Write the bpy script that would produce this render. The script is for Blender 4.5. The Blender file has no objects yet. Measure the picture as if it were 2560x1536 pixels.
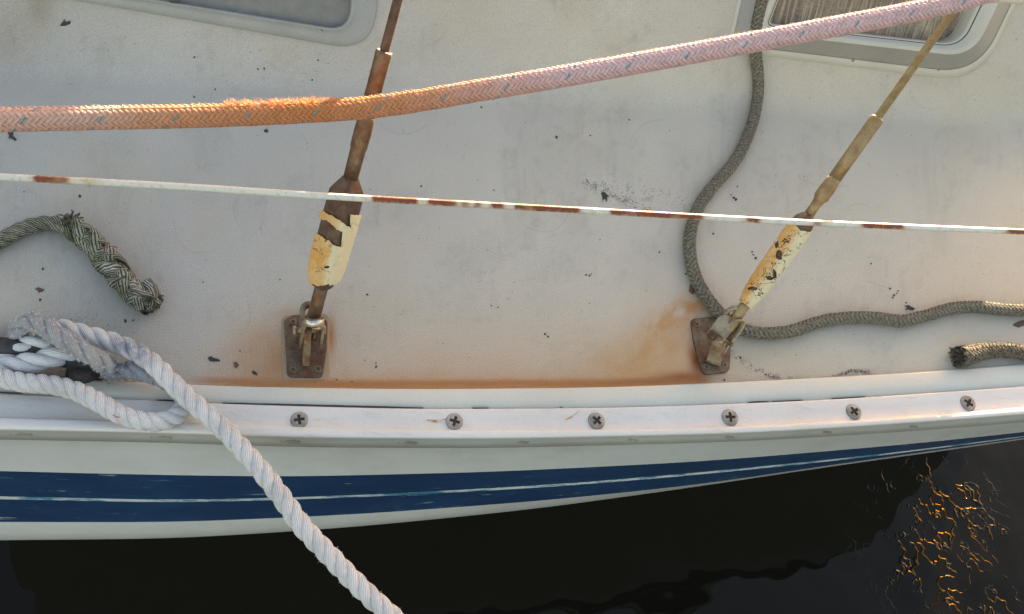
import bpy, math, random
import numpy as np
from mathutils import Vector, Matrix
random.seed(7); rng = np.random.default_rng(7)

# ------------------------------------------------------------------ camera
W0, H0, F = 2560.0, 1536.0, 2200.0
CAM_H = 0.95
nad = np.array([-567.0, 1150.0, F]); nad /= np.linalg.norm(nad)      # straight down, in (right, down, forward)
down = np.array([nad[0], -nad[1], -nad[2]])                          # same, in camera-local axes
zu = -down
xw = np.array([1.0, 0, 0]) - zu * zu[0]; xw /= np.linalg.norm(xw)
yw = np.cross(zu, xw)
RM = np.array([xw, yw, zu])                                          # camera-local -> world
CAM = np.array([0.0, 0.0, CAM_H])
scene = bpy.context.scene
cam = bpy.data.cameras.new('camera'); cam_o = bpy.data.objects.new('camera', cam)
scene.collection.objects.link(cam_o); scene.camera = cam_o
cam.sensor_width = 36.0; cam.lens = 36.0 * F / W0; cam.clip_start = 0.01; cam.clip_end = 500
M4 = Matrix([[*RM[0], 0], [*RM[1], 0], [*RM[2], CAM_H], [0, 0, 0, 1]])
cam_o.matrix_world = M4
# ------------------------------------------------------------------ light
SUN_EL, SUN_AZ = math.radians(4.0), math.radians(60.0)               # azimuth from +x towards +y
w = bpy.data.worlds.new('World'); scene.world = w; w.use_nodes = True
nt = w.node_tree; sky = nt.nodes.new('ShaderNodeTexSky'); sky.sky_type = 'NISHITA'
sky.sun_disc = False; sky.sun_elevation = SUN_EL; sky.sun_rotation = math.pi / 2 - SUN_AZ
sky.air_density = 1.2; sky.dust_density = 2.0; sky.ozone_density = 1.0
tint = nt.nodes.new('ShaderNodeMix'); tint.data_type = 'RGBA'; tint.blend_type = 'MULTIPLY'; tint.inputs[0].default_value = 1
tint.inputs[7].default_value = (1.04, .915, .90, 1)                    # daylight white balance
nt.links.new(sky.outputs[0], tint.inputs[6]); nt.links.new(tint.outputs[2], nt.nodes['Background'].inputs[0])
nt.nodes['Background'].inputs[1].default_value = 0.15
sd = bpy.data.lights.new('sun', 'SUN'); sd.energy = 5.0; sd.angle = math.radians(0.5); sd.color = (1.0, 0.80, 0.50)
so = bpy.data.objects.new('sun', sd); scene.collection.objects.link(so)
sv = Vector((math.cos(SUN_EL) * math.cos(SUN_AZ), math.cos(SUN_EL) * math.sin(SUN_AZ), math.sin(SUN_EL)))
so.rotation_euler = sv.to_track_quat('Z', 'Y').to_euler(); so.location = (1, 1, 3)
vs = scene.view_settings; vs.view_transform = 'Standard'; vs.look = 'None'; vs.gamma = 1; vs.exposure = 2.93
try: vs.use_curve_mapping = False
except Exception: pass
scene.render.film_transparent = False

# ------------------------------------------------------------------ place helpers
def ray(px, py):
    px = np.asarray(px, float); py = np.asarray(py, float)
    v = np.stack([px - W0 / 2, -(py - H0 / 2), -F * np.ones_like(px)], -1)
    return v @ RM.T
def P(px, py, z=0.0):
    r = ray(px, py); t = (np.asarray(z, float) - CAM_H) / r[..., 2]
    return CAM + r * t[..., None]
def proj(p):
    c = (np.asarray(p) - CAM) @ RM
    return c[..., 0] / -c[..., 2] * F + W0 / 2, -c[..., 1] / -c[..., 2] * F + H0 / 2
# deck / cabin side height field
B0, B1 = P(0, 205)[:2], P(2560, 330)[:2]
bt = (B1 - B0) / np.linalg.norm(B1 - B0); bn = np.array([-bt[1], bt[0]])
SL = math.tan(math.radians(48)); FR = 0.07
def bdist(x, y): return (x - B0[0]) * bn[0] + (y - B0[1]) * bn[1]
def hs(x, y):
    d = bdist(x, y)
    return np.where(d < 0, 0, np.where(d < FR, SL * d * d / (2 * FR), SL * (d - FR / 2)))
def S(px, py, off=0.0):
    """point on deck / cabin side under pixel"""
    px = np.asarray(px, float); py = np.asarray(py, float)
    lo = np.zeros_like(px); hi = np.full_like(px, 0.8)
    for _ in range(40):
        m = (lo + hi) / 2; q = P(px, py, m); up = m > hs(q[..., 0], q[..., 1]) + off
        hi = np.where(up, m, hi); lo = np.where(up, lo, m)
    return P(px, py, (lo + hi) / 2)

def link(o): scene.collection.objects.link(o); return o
def empty(name, loc, label, cat, group=None):
    o = link(bpy.data.objects.new(name, None)); o.location = loc; o.empty_display_size = .02
    tag(o, label, cat, group); return o
def tag(o, label=None, cat=None, group=None, kind=None):
    for k, v in (('label', label), ('category', cat), ('group', group), ('kind', kind)):
        if v: o[k] = v
    return o
def mesh(name, V, Fc, m, parent=None, smooth=True, uv=None, col=None, mats=None):
    V = np.asarray(V, dtype=np.float64).reshape(-1, 3)
    if parent is not None:
        bpy.context.view_layer.update()
        V = V - np.array(parent.matrix_world.translation)
    me = bpy.data.meshes.new(name)
    if isinstance(Fc, np.ndarray):
        n, k = Fc.shape
        me.vertices.add(len(V)); me.vertices.foreach_set('co', V.astype(np.float32).ravel())
        me.loops.add(n * k); me.loops.foreach_set('vertex_index', Fc.astype(np.int32).ravel())
        me.polygons.add(n); me.polygons.foreach_set('loop_start', (np.arange(n) * k).astype(np.int32))
        me.update(calc_edges=True)
    else:
        me.from_pydata(V.tolist(), [], Fc)
    me.polygons.foreach_set('use_smooth', [smooth] * len(me.polygons))
    if uv is not None:
        li = np.zeros(len(me.loops), np.int32); me.loops.foreach_get('vertex_index', li)
        l = me.uv_layers.new(name='UVMap'); l.data.foreach_set('uv', np.asarray(uv, np.float32)[li].ravel())
    if col is not None:
        c = np.ones((len(V), 4), np.float32); c[:, :3] = col
        a = me.color_attributes.new('Col', 'FLOAT_COLOR', 'POINT'); a.data.foreach_set('color', c.ravel())
    me.materials.append(m); me.validate()
    o = link(bpy.data.objects.new(name, me))
    if parent is not None: o.parent = parent
    return o
def gridfaces(nu, nv, wrap_v=False):
    """verts indexed [u*nv+v]"""
    u = np.arange(nu - 1)[:, None]; v = np.arange(nv if wrap_v else nv - 1)[None, :]
    v2 = (v + 1) % nv
    f = np.stack([u * nv + v, (u + 1) * nv + v, (u + 1) * nv + v2, u * nv + v2], -1)
    return f.reshape(-1, 4)
def spline(pts, n):
    """Catmull-Rom resampled evenly by length; pts (k,d)"""
    p = np.asarray(pts, float); p = np.vstack([2 * p[0] - p[1], p, 2 * p[-1] - p[-2]])
    out = []
    for i in range(1, len(p) - 2):
        t = np.linspace(0, 1, 24, endpoint=False)[:, None]
        a, b, c, d = p[i - 1], p[i], p[i + 1], p[i + 2]
        out.append(.5 * (2 * b + (c - a) * t + (2 * a - 5 * b + 4 * c - d) * t ** 2 + (3 * b - a - 3 * c + d) * t ** 3))
    out.append(p[-2][None]); out = np.vstack(out)
    s = np.concatenate([[0], np.cumsum(np.linalg.norm(np.diff(out[:, :3], axis=0), axis=1))])
    q = np.linspace(0, s[-1], n)
    return np.stack([np.interp(q, s, out[:, k]) for k in range(out.shape[1])], -1), q
def frames(p, up=(0, 0, 1)):
    t = np.gradient(p, axis=0); t /= np.linalg.norm(t, axis=1)[:, None]
    n = np.zeros_like(t); a = np.array(up, float)
    if abs(a @ t[0]) > .95: a = np.array([1., 0, 0])
    v = a - t[0] * (a @ t[0]); v /= np.linalg.norm(v); n[0] = v
    for i in range(1, len(p)):
        v = n[i - 1] - t[i] * (n[i - 1] @ t[i]); n[i] = v / np.linalg.norm(v)
    return t, n, np.cross(t, n)
def tube_mesh(p, r, nseg=12, cap=True):
    p = np.asarray(p, float); r = np.broadcast_to(np.asarray(r, float), (len(p),))
    t, n, b = frames(p); a = np.linspace(0, 2 * math.pi, nseg, endpoint=False)
    V = p[:, None] + r[:, None, None] * (np.cos(a)[None, :, None] * n[:, None] + np.sin(a)[None, :, None] * b[:, None])
    Fc = gridfaces(len(p), nseg, True).tolist(); V = V.reshape(-1, 3)
    if cap: Fc.append(list(range(nseg))[::1]); Fc.append([(len(p) - 1) * nseg + k for k in range(nseg)][::-1])
    return V, Fc
def ribbon_tube(p, n, wid, thk, nseg=8):
    """elliptic tube along p with outward normals n; returns V, F, uv"""
    t = np.gradient(p, axis=0); t /= np.linalg.norm(t, axis=1)[:, None]
    b = np.cross(t, n); b /= np.linalg.norm(b, axis=1)[:, None]; n2 = np.cross(b, t)
    a = np.linspace(0, 2 * math.pi, nseg, endpoint=False)
    wid = np.broadcast_to(np.asarray(wid, float), (len(p),)); thk = np.broadcast_to(np.asarray(thk, float), (len(p),))
    V = p[:, None] + (wid[:, None] * np.cos(a))[..., None] * b[:, None] + (thk[:, None] * np.sin(a))[..., None] * n2[:, None]
    s = np.concatenate([[0], np.cumsum(np.linalg.norm(np.diff(p, axis=0), axis=1))])
    uv = np.stack([np.broadcast_to(a / (2 * math.pi), (len(p), nseg)), np.broadcast_to(s[:, None], (len(p), nseg))], -1)
    return V.reshape(-1, 3), gridfaces(len(p), nseg, True), uv.reshape(-1, 2)
def join(parts):
    V = []; Fs = []; U = []; o = 0
    for v, f, u in parts:
        V.append(v); Fs.append(f + o); U.append(u); o += len(v)
    return np.vstack(V), np.vstack(Fs), np.vstack(U)
# smooth value noise in numpy
def vnoise(x, y, s, seed=0):
    r = np.random.default_rng(seed).random((64, 64))
    x = x / s; y = y / s; xi = np.floor(x).astype(int); yi = np.floor(y).astype(int)
    fx = x - xi; fy = y - yi; fx = fx * fx * (3 - 2 * fx); fy = fy * fy * (3 - 2 * fy)
    g = lambda a, b: r[a % 64, b % 64]
    return (g(xi, yi) * (1 - fx) + g(xi + 1, yi) * fx) * (1 - fy) + (g(xi, yi + 1) * (1 - fx) + g(xi + 1, yi + 1) * fx) * fy
def fbm(x, y, s, seed=0, o=4):
    v = 0; a = 1; t = 0
    for k in range(o): v = v + a * vnoise(x, y, s / 2 ** k, seed + k * 11); t += a; a *= .55
    return v / t
def ss(a, b, x):
    t = np.clip((x - a) / (b - a), 0, 1); return t * t * (3 - 2 * t)

# ------------------------------------------------------------------ materials
def srgb(r, g, b):
    f = lambda c: (c / 255 / 12.92) if c / 255 < .04045 else ((c / 255 + .055) / 1.055) ** 2.4
    return (f(r), f(g), f(b), 1)
class Mat:
    def __init__(s, name, col=(.5, .5, .5), rough=.5, metal=0, spec=.5):
        s.m = bpy.data.materials.new(name); s.m.use_nodes = True; s.t = s.m.node_tree
        s.b = s.t.nodes['Principled BSDF']; s.i = s.b.inputs
        s.i['Roughness'].default_value = rough; s.i['Metallic'].default_value = metal
        s.i['Specular IOR Level'].default_value = spec
        s.cv = s.rgb(col); s.out()
        s.co = s.t.nodes.new('ShaderNodeNewGeometry').outputs['Position']
        s.height = None
    def n(s, kind, **kw):
        nd = s.t.nodes.new(kind)
        for k, v in kw.items():
            if hasattr(nd, k) and k not in nd.inputs: setattr(nd, k, v)
        return nd
    def rgb(s, c):
        nd = s.t.nodes.new('ShaderNodeRGB'); nd.outputs[0].default_value = (*c[:3], 1); return nd.outputs[0]
    def out(s): s.t.links.new(s.cv, s.i['Base Color'])
    def attr(s, name='Col'):
        a = s.t.nodes.new('ShaderNodeAttribute'); a.attribute_name = name; s.cv = a.outputs['Color']; s.out(); return s
    def noise(s, scale, detail=4, rough=.6, vec=None, stretch=None):
        nd = s.t.nodes.new('ShaderNodeTexNoise'); nd.inputs['Scale'].default_value = scale
        nd.inputs['Detail'].default_value = detail; nd.inputs['Roughness'].default_value = rough
        v = vec or s.co
        if stretch:
            mp = s.t.nodes.new('ShaderNodeMapping'); mp.inputs['Scale'].default_value = stretch
            s.t.links.new(v, mp.inputs[0]); v = mp.outputs[0]
        s.t.links.new(v, nd.inputs['Vector']); return nd.outputs[0]
    def ramp(s, fac, stops):
        r = s.t.nodes.new('ShaderNodeValToRGB'); e = r.color_ramp.elements
        for i, (p, c) in enumerate(stops):
            el = e[i] if i < 2 else e.new(p)
            el.position = p; el.color = (c, c, c, 1) if isinstance(c, (int, float)) else (*c[:3], 1)
        s.t.links.new(fac, r.inputs[0]); return r.outputs[0]
    def mix(s, fac, c2, mode='MIX'):
        mx = s.t.nodes.new('ShaderNodeMix'); mx.data_type = 'RGBA'; mx.blend_type = mode
        if isinstance(fac, (int, float)): mx.inputs[0].default_value = fac
        else: s.t.links.new(fac, mx.inputs[0])
        s.t.links.new(s.cv, mx.inputs[6])
        if isinstance(c2, tuple): mx.inputs[7].default_value = (*c2[:3], 1)
        else: s.t.links.new(c2, mx.inputs[7])
        s.cv = mx.outputs[2]; s.out(); return s
    def bump(s, h, dist=.001, strength=1):
        b = s.t.nodes.new('ShaderNodeBump'); b.inputs['Distance'].default_value = dist; b.inputs['Strength'].default_value = strength
        s.t.links.new(h, b.inputs['Height'])
        if s.height is not None: s.t.links.new(s.height, b.inputs['Normal'])
        s.height = b.outputs[0]; s.t.links.new(b.outputs[0], s.i['Normal']); return s
    def roughmap(s, fac, a, b):
        r = s.ramp(fac, [(.3, a), (.7, b)]); s.t.links.new(r, s.i['Roughness']); return s
    def yarn(s, n, k, dark=.55, dist=.0006, fac=.7):
        """yarn lines running over a strand, from its uv"""
        uv = s.t.nodes.new('ShaderNodeTexCoord').outputs['UV']
        sx = s.t.nodes.new('ShaderNodeSeparateXYZ'); s.t.links.new(uv, sx.inputs[0])
        def mth(op, a, b=None):
            m = s.t.nodes.new('ShaderNodeMath'); m.operation = op
            for i, v in enumerate((a, b)):
                if v is None: continue
                if isinstance(v, (int, float)): m.inputs[i].default_value = v
                else: s.t.links.new(v, m.inputs[i])
            return m.outputs[0]
        wob = s.noise(180, 2)
        ph = mth('ADD', mth('MULTIPLY', sx.outputs[0], n * 2 * math.pi), mth('MULTIPLY', sx.outputs[1], k * 2 * math.pi))
        ph = mth('ADD', ph, mth('MULTIPLY', wob, 5.0))
        h = mth('MULTIPLY_ADD', mth('SINE', ph), .5); h.node.inputs[2].default_value = .5
        s.mix(fac, s.ramp(h, [(.05, dark), (.5, 1.0)]), 'MULTIPLY'); s.bump(h, dist); return s

def paint(name, col, rough=.35, grain=.06, bump=.0002, spec=.5):
    m = Mat(name, col, rough, 0, spec)
    m.mix(1.0, m.ramp(m.noise(9, 5), [(.3, 1 - grain * 1.6), (.7, 1.0)]), 'MULTIPLY')
    m.mix(1.0, m.ramp(m.noise(420, 3), [(.3, 1 - grain), (.7, 1.0)]), 'MULTIPLY')
    m.bump(m.noise(500, 3), bump); return m
def metal(name, col, rough=.35, rust=(.16, .06, .025), amount=.5, metallic=.8):
    m = Mat(name, col, rough, metallic)
    m.mix(m.ramp(m.noise(70, 6, .7), [(.5 - amount * .25, 0), (.78 - amount * .25, 1)]), rust)
    m.mix(1.0, m.ramp(m.noise(600, 4), [(.3, .75), (.7, 1.0)]), 'MULTIPLY')
    m.roughmap(m.noise(120, 4), rough, min(1, rough + .35)); m.bump(m.noise(350, 5), .0003); return m

m_deck = Mat('deck_gelcoat', rough=.5, spec=.35).attr()
m_deck.mix(1.0, m_deck.ramp(m_deck.noise(640, 4, .75), [(.32, .72), (.62, 1.0)]), 'MULTIPLY')
m_deck.mix(1.0, m_deck.ramp(m_deck.noise(2600, 2), [(.30, .72), (.55, 1.0)]), 'MULTIPLY')
m_deck.bump(m_deck.noise(700, 4, .75), .0012)
m_rail = paint('rail_plastic', (.66, .645, .64), .33, .07)
m_rail.mix(m_rail.ramp(m_rail.noise(28, 6, .7, stretch=(1, 5, 5)), [(.54, 0), (.72, .45)]), (.42, .40, .36))
m_strip = paint('toe_strip_plastic', (.60, .585, .53), .35, .07)
m_fend = paint('rub_strake_vinyl', (.43, .46, .47), .45, .1)
m_fend.mix(m_fend.ramp(m_fend.noise(18, 7, .75, stretch=(1, 6, 6)), [(.55, 0), (.72, .6)]), (.24, .25, .22))
m_top = paint('topside_gelcoat', (.52, .56, .59), .22, .05, .0001)
m_top.mix(m_top.ramp(m_top.noise(14, 6, .7, stretch=(1, 3, 1)), [(.48, 0), (.7, .5)]), (.38, .42, .42))
m_blue = Mat('blue_hull_paint', (.010, .036, .105), .35)
m_blue.mix(m_blue.ramp(m_blue.noise(60, 6, .7, stretch=(.25, 2, 2)), [(.55, 0), (.85, .3)]), (.05, .10, .19))
m_blue.mix(m_blue.ramp(m_blue.noise(16, 8, .8, stretch=(.5, 6, 9)), [(.615, 0), (.65, .6)]), (.20, .26, .30))
m_blue.mix(m_blue.ramp(m_blue.noise(7, 6, .7), [(.45, 0), (.70, .45)]), (.020, .075, .19))
m_blue.mix(m_blue.ramp(m_blue.noise(90, 4, .7, stretch=(.15, 1, 1)), [(.66, 0), (.69, .7)]), (.35, .38, .36))
m_blue.bump(m_blue.noise(300, 3), .0001)
m_pin = Mat('pinstripe_paint', (.50, .58, .64), .35)
m_pin.mix(m_pin.ramp(m_pin.noise(14, 8, .8, stretch=(.8, 3, 3)), [(.47, 0), (.55, 1)]), (.03, .17, .30))
m_pin.bump(m_pin.noise(300, 3), .0001)
m_caulk = Mat('dark_joint_sealant', (.05, .04, .035), .8); m_caulk.bump(m_caulk.noise(300), .0005)
m_steel = metal('stained_bronze_steel', (.25, .225, .17), .38, (.15, .07, .035), .55, .75)
m_plate = metal('rusty_chainplate_steel', (.19, .155, .115), .38, (.105, .05, .028), .75, .45)
m_rust = metal('rusted_wire', (.15, .10, .075), .45, (.085, .042, .028), .6, .45)
m_swage = metal('rust_brown_swage', (.20, .165, .12), .32, (.15, .07, .035), .65, .6)
m_tan = metal('tan_stained_wire', (.33, .26, .13), .42, (.24, .15, .06), .5, .45)
m_tansw = metal('tan_stained_swage', (.36, .28, .15), .38, (.26, .14, .07), .35, .5)
m_chrome = metal('polished_strap', (.62, .62, .60), .16, (.25, .17, .10), .05, .95)
m_tang = metal('tan_toggle_steel', (.36, .31, .22), .33, (.22, .12, .06), .3, .6)
m_screw = metal('screw_steel', (.42, .39, .36), .42, (.20, .15, .12), .35, .5)
m_slot = Mat('screw_recess_dark', (.05, .035, .028), .8)  # dark tone for the cross recess in the screw heads
m_tape = Mat('weathered_rigging_tape', (.60, .50, .27), .5).attr()
m_tape.mix(m_tape.ramp(m_tape.noise(55, 6, .75), [(.60, 0), (.68, .5)]), (.66, .62, .46))
m_tape.mix(m_tape.ramp(m_tape.noise(120, 3, .6), [(.66, 0), (.74, .7)]), (.20, .12, .05))
m_tape.bump(m_tape.noise(150, 6, .7), .0012)
m_life = Mat('lifeline_vinyl', rough=.45).attr(); m_life.bump(m_life.noise(260, 6, .8), .0005)
m_pinkrope = Mat('pink_braid_polyester', rough=.85, spec=.2).attr()
m_pinkrope.mix(1.0, m_pinkrope.ramp(m_pinkrope.noise(300, 4, .7), [(.3, .72), (.65, 1.0)]), 'MULTIPLY').yarn(4, 0, .8, .0003, .6)
m_fleck = Mat('teal_tracer_yarn', (.04, .19, .25), .8); m_fleck.mix(m_fleck.ramp(m_fleck.noise(300), [(.4, 0), (.7, .5)]), (.25, .33, .33))
m_grayrope = Mat('dirty_grey_braid', (.24, .22, .185), .95, spec=.15)
m_grayrope.mix(m_grayrope.ramp(m_grayrope.noise(260, 5, .85), [(.42, 0), (.60, .9)]), (.075, .068, .055))
m_grayrope.mix(m_grayrope.ramp(m_grayrope.noise(25, 5, .7), [(.35, 0), (.75, .5)]), (.10, .095, .065))
m_grayrope.mix(m_grayrope.ramp(m_grayrope.noise(500, 2), [(.62, 0), (.72, .8)]), (.45, .43, .37)).bump(m_grayrope.noise(700, 4, .8), .0009)
m_dark = Mat('dark_frayed_braid', (.17, .15, .12), .95, spec=.1)
m_dark.mix(m_dark.ramp(m_dark.noise(260, 5, .85), [(.45, 0), (.6, 1)]), (.05, .042, .034)); m_dark.mix(m_dark.ramp(m_dark.noise(200, 3), [(.60, 0), (.72, .7)]), (.36, .33, .27)).bump(m_dark.noise(500, 5, .8), .0014)
m_green = Mat('mildewed_laid_rope', (.48, .47, .41), .95, spec=.15)
m_green.mix(m_green.ramp(m_green.noise(45, 5, .7), [(.38, 0), (.64, .85)]), (.12, .135, .065)).yarn(12, -90, .07, .0015, .98)
m_green.bump(m_green.noise(600, 3), .0005)
m_white = Mat('white_laid_nylon', (.72, .72, .75), .9, spec=.2)
m_white.mix(m_white.ramp(m_white.noise(35, 6, .7), [(.45, 0), (.75, .55)]), (.33, .33, .35)).yarn(19, -120, .60, .0006, .75)
m_white.bump(m_white.noise(600, 4, .7), .0005)
vd2 = m_white.t.nodes.new('ShaderNodeVectorMath'); vd2.operation = 'DISTANCE'; m_white.t.links.new(m_white.co, vd2.inputs[0]); vd2.inputs[1].default_value = P(322, 866, .055)
sm = m_white.t.nodes.new('ShaderNodeMath'); sm.operation = 'MULTIPLY'; m_white.t.links.new(m_white.ramp(vd2.outputs['Value'], [(.012, .95), (.032, 0)]), sm.inputs[0]); m_white.t.links.new(m_white.ramp(m_white.noise(140, 5, .7), [(.35, .3), (.6, 1)]), sm.inputs[1])
m_white.mix(sm.outputs[0], (.20, .21, .27))
m_fuzz = Mat('white_worn_nylon', (.60, .61, .65), .95, spec=.15)
m_fuzz.mix(m_fuzz.ramp(m_fuzz.noise(60, 6, .7), [(.42, 0), (.7, .6)]), (.30, .30, .33)).yarn(17, -90, .55, .0006, .7)
m_fuzz.bump(m_fuzz.noise(320, 6, .85), .004)
m_cleat = metal('dark_cast_cleat', (.07, .065, .075), .5, (.035, .03, .032), .5, .4)
m_frame = paint('window_frame_aluminium', (.33, .35, .36), .42, .14)
m_frame2 = paint('window_frame_grey', (.29, .285, .27), .4, .12)
m_lip = paint('window_lip_white', (.47, .465, .42), .35, .07)
m_gask = Mat('window_gasket', (.06, .06, .055), .7)
m_dirt = Mat('dark_dirt', (.04, .038, .035), .9); m_brown = Mat('brown_dirt', (.10, .065, .055), .9)
m_seal = paint('old_bedding_sealant', (.36, .26, .16), .6, .15)
m_red = Mat('red_marker_yarn', (.30, .05, .04), .8)

# ------------------------------------------------------------------ water
m_w = Mat('dark_harbour_water', (.0042, .0032, .0012), .032, 0, .36); m_w.i['IOR'].default_value = 1.33
gp = P(2370, 1370, -.95)
m_w.bump(m_w.noise(4, 2, .45), .012)
vd = m_w.t.nodes.new('ShaderNodeVectorMath'); vd.operation = 'DISTANCE'; m_w.t.links.new(m_w.co, vd.inputs[0]); vd.inputs[1].default_value = gp
mk = m_w.ramp(vd.outputs['Value'], [(.02, 1), (.12, .9), (.20, .25), (.29, 0)])
def mul(a_, b_):
    mm = m_w.t.nodes.new('ShaderNodeMath'); mm.operation = 'MULTIPLY'; m_w.t.links.new(a_, mm.inputs[0]); m_w.t.links.new(b_, mm.inputs[1]); return mm.outputs[0]
lines = m_w.ramp(m_w.noise(17, 2.0, .55), [(.478, 0), (.50, 1), (.522, 0)])          # thin capillary crests closing into loops
lines2 = m_w.ramp(m_w.noise(31, 1.5, .5), [(.466, 0), (.49, 1), (.514, 0)])
part = m_w.ramp(m_w.noise(9, 3, .6), [(.45, 0), (.56, 1)])
m_w.bump(mul(mul(lines, mk), part), .0036)
m_w.bump(mul(mul(lines2, mk), m_w.ramp(m_w.noise(13, 2, .6), [(.52, 0), (.60, 1)])), .0013)
V = [(x, y, -.95) for x in (-300, 300) for y in (-300, 300)]
tag(mesh('water', V, [[0, 2, 3, 1]], m_w.m), kind='structure')

# ------------------------------------------------------------------ boat
boat = empty('sailboat', P(1280, 700, 0), 'white sailboat seen from above, side deck rust stained, blue striped hull over dark water', 'sailboat')
# rail & hull curves, in photo pixels at their real heights
def curve(pts): p = np.array(pts, float) * (W0 / 2473.0); return lambda x: np.interp(x, p[:, 0], p[:, 1])
def smooth(f):
    xs = np.arange(-700, 3500, 20.0); y = f(xs)
    k = np.hanning(31); k /= k.sum(); yp = np.pad(y, 15, mode='reflect', reflect_type='odd'); y = np.convolve(yp, k, 'valid')
    return lambda x: np.interp(x, xs, y)
def cv(pts):
    a, b = pts[0], pts[1]; c, d = pts[-2], pts[-1]
    e0 = (-600, a[1] + (b[1] - a[1]) / (b[0] - a[0]) * (-600 - a[0]) * .9); e1 = (3300, d[1] + (d[1] - c[1]) / (d[0] - c[0]) * (3300 - d[0]) * 1.1)
    return smooth(curve([e0] + list(pts) + [e1]))
c0 = cv([(0, 912), (300, 926), (540, 937), (1000, 944), (1500, 939), (1900, 920), (2200, 904), (2474, 883)])
c1 = cv([(0, 950), (430, 971), (540, 977), (1000, 989), (1500, 986), (2000, 967), (2474, 934)])
c3 = cv([(0, 1010), (430, 1022), (720, 1034), (1100, 1041), (1440, 1040), (1763, 1033), (2062, 1018), (2338, 997), (2474, 985)])
c4 = cv([(0, 1036), (430, 1044), (700, 1055), (1200, 1058), (1800, 1045), (2200, 1020), (2474, 999)])
c5 = cv([(0, 1062), (430, 1070), (700, 1081), (1200, 1083), (1800, 1067), (2200, 1042), (2474, 1020)])
c6 = cv([(0, 1138), (350, 1147), (700, 1152), (1200, 1140), (1700, 1115), (2200, 1073), (2474, 1044)])
c7 = cv([(0, 1199), (430, 1209), (860, 1197), (1340, 1171), (1700, 1141), (2100, 1101), (2474, 1054)])
c7b = cv([(0, 1206), (430, 1215), (860, 1202), (1340, 1176.5), (1700, 1146), (2100, 1104.5), (2474, 1056)])
c8 = cv([(0, 1261), (430, 1262), (860, 1243), (1300, 1211), (1700, 1170), (2000, 1124), (2474, 1059)])
c9 = cv([(0, 1304), (430, 1300), (860, 1272), (1300, 1228), (1700, 1173), (2000, 1127), (2474, 1061)])
XS = np.arange(-420, 3000, 10.0)
def row(c, z, dy=0, dz=0): p = P(XS, c(XS), z); p[:, 1] += dy; p[:, 2] += dz; return p
def band(name, rows, m, parent, **k):
    A = np.stack(rows, 1); f = gridfaces(A.shape[0], A.shape[1]); return mesh(name, A.reshape(-1, 3), f[:, ::-1].copy(), m.m if isinstance(m, Mat) else m, parent, **k)
Z1, Z2 = .0060, .0085
rail = link(bpy.data.objects.new('toe_rail', None)); rail.parent = boat
bpy.context.view_layer.update()
# inner strip with a rounded inboard edge
r0 = row(c0, Z1); r1 = row(c1, Z1 + .0003)
strip = [row(c0, Z1, .0034, -.0070), row(c0, Z1, .0030, -.0034), row(c0, Z1, .0019, -.0009), row(c0, Z1, 0, 0), row(lambda x: (c0(x) * .5 + c1(x) * .5), Z1 + .0002), row(c1, Z1 + .0003, .001), row(c1, Z1, 0, -.004)]
band('inner_strip', strip, m_strip, rail)
def seg_rows(c, z, x0, x1, hw, up):
    xs = np.arange(x0, x1, 6.0); k = np.sin(np.linspace(0, math.pi, len(xs))) ** .5 * (.55 + .6 * fbm(xs, xs * 0, 60, 77)) * hw
    mid = P(xs, c(xs), z - .0008); mid[:, 1] += .0012; a = mid.copy(); a[:, 1] += k; a[:, 2] -= .0012; b = mid.copy(); b[:, 1] -= k; b[:, 2] -= .0012; mid[:, 2] += up; return np.stack([a, mid, b], 1)
for x0, x1, hw in ((555, 1060, .0026), (390, 460, .0016), (1870, 1925, .0022), (1930, 2010, .0007), (1180, 1225, .0007), (1400, 1412, .001), (2080, 2170, .0005), (-300, 60, .001)):
    A_ = seg_rows(c1, Z2 - .0004, x0, x1, hw, .0006); mesh('joint_sealant', A_.reshape(-1, 3), gridfaces(A_.shape[0], 3)[:, ::-1].copy(), m_caulk.m, rail)
fl = [row(c1, Z2, .0012, -.004), row(c1, Z2, .0008, -.0014), row(c1, Z2, -.0004, -.0003), row(c1, Z2, -.002), row(lambda x: c1(x) * .5 + c3(x) * .5, Z2), row(c3, Z2, .0015, 0), row(c3, Z2, 0, .001),
      row(c3, Z2, -.0012, .0052), row(c3, Z2, -.0026, .0073)]
band('screw_flange', fl, m_rail, rail)
rr = [row(c3, Z2, -.0026, .0073), row(c3, Z2, -.0045, .0083), row(lambda x: c3(x) * .35 + c4(x) * .65, Z2 + .0083), row(c4, Z2 + .0080, .0008), row(c4, Z2 + .0065, -.0004), row(c4, Z2 + .003, -.0014)]
band('ridge', rr, m_rail, rail)
band('rub_face', [rr[-1], row(lambda x: c4(x) * .5 + c5(x) * .5, -.006, .0), row(c5, -.020, 0), row(c5, -.0215, .003)], m_fend, rail)
hull = band('hull', [row(c5, -.021, .006), row(c5, -.024, .0022), row(c5, -.03, .001), row(lambda x: c5(x) * .72 + c6(x) * .28, -.053), row(lambda x: c5(x) * .4 + c6(x) * .6, -.08), row(c6, -.11)], m_top, boat)
band('blue_stripe', [row(c6, -.11), row(lambda x: c6(x) * .5 + c7(x) * .5, -.16), row(c7, -.21)], m_blue, hull)
band('pinstripe', [row(c7, -.21), row(c7b, -.22)], m_pin, hull)
band('blue_stripe', [row(c7b, -.22), row(lambda x: c7b(x) * .5 + c8(x) * .5, -.265), row(c8, -.31)], m_blue, hull)
s9 = row(c9, -.37)
low = [row(c8, -.31), row(lambda x: c8(x) * .4 + c9(x) * .6, -.34), s9] + [s9 + np.array([0, d, z]) for d, z in ((.006, -.03), (.022, -.08), (.06, -.18), (.11, -.32), (.18, -.5), (.25, -.7))]
band('lower_topside', low, m_top, hull)

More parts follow.
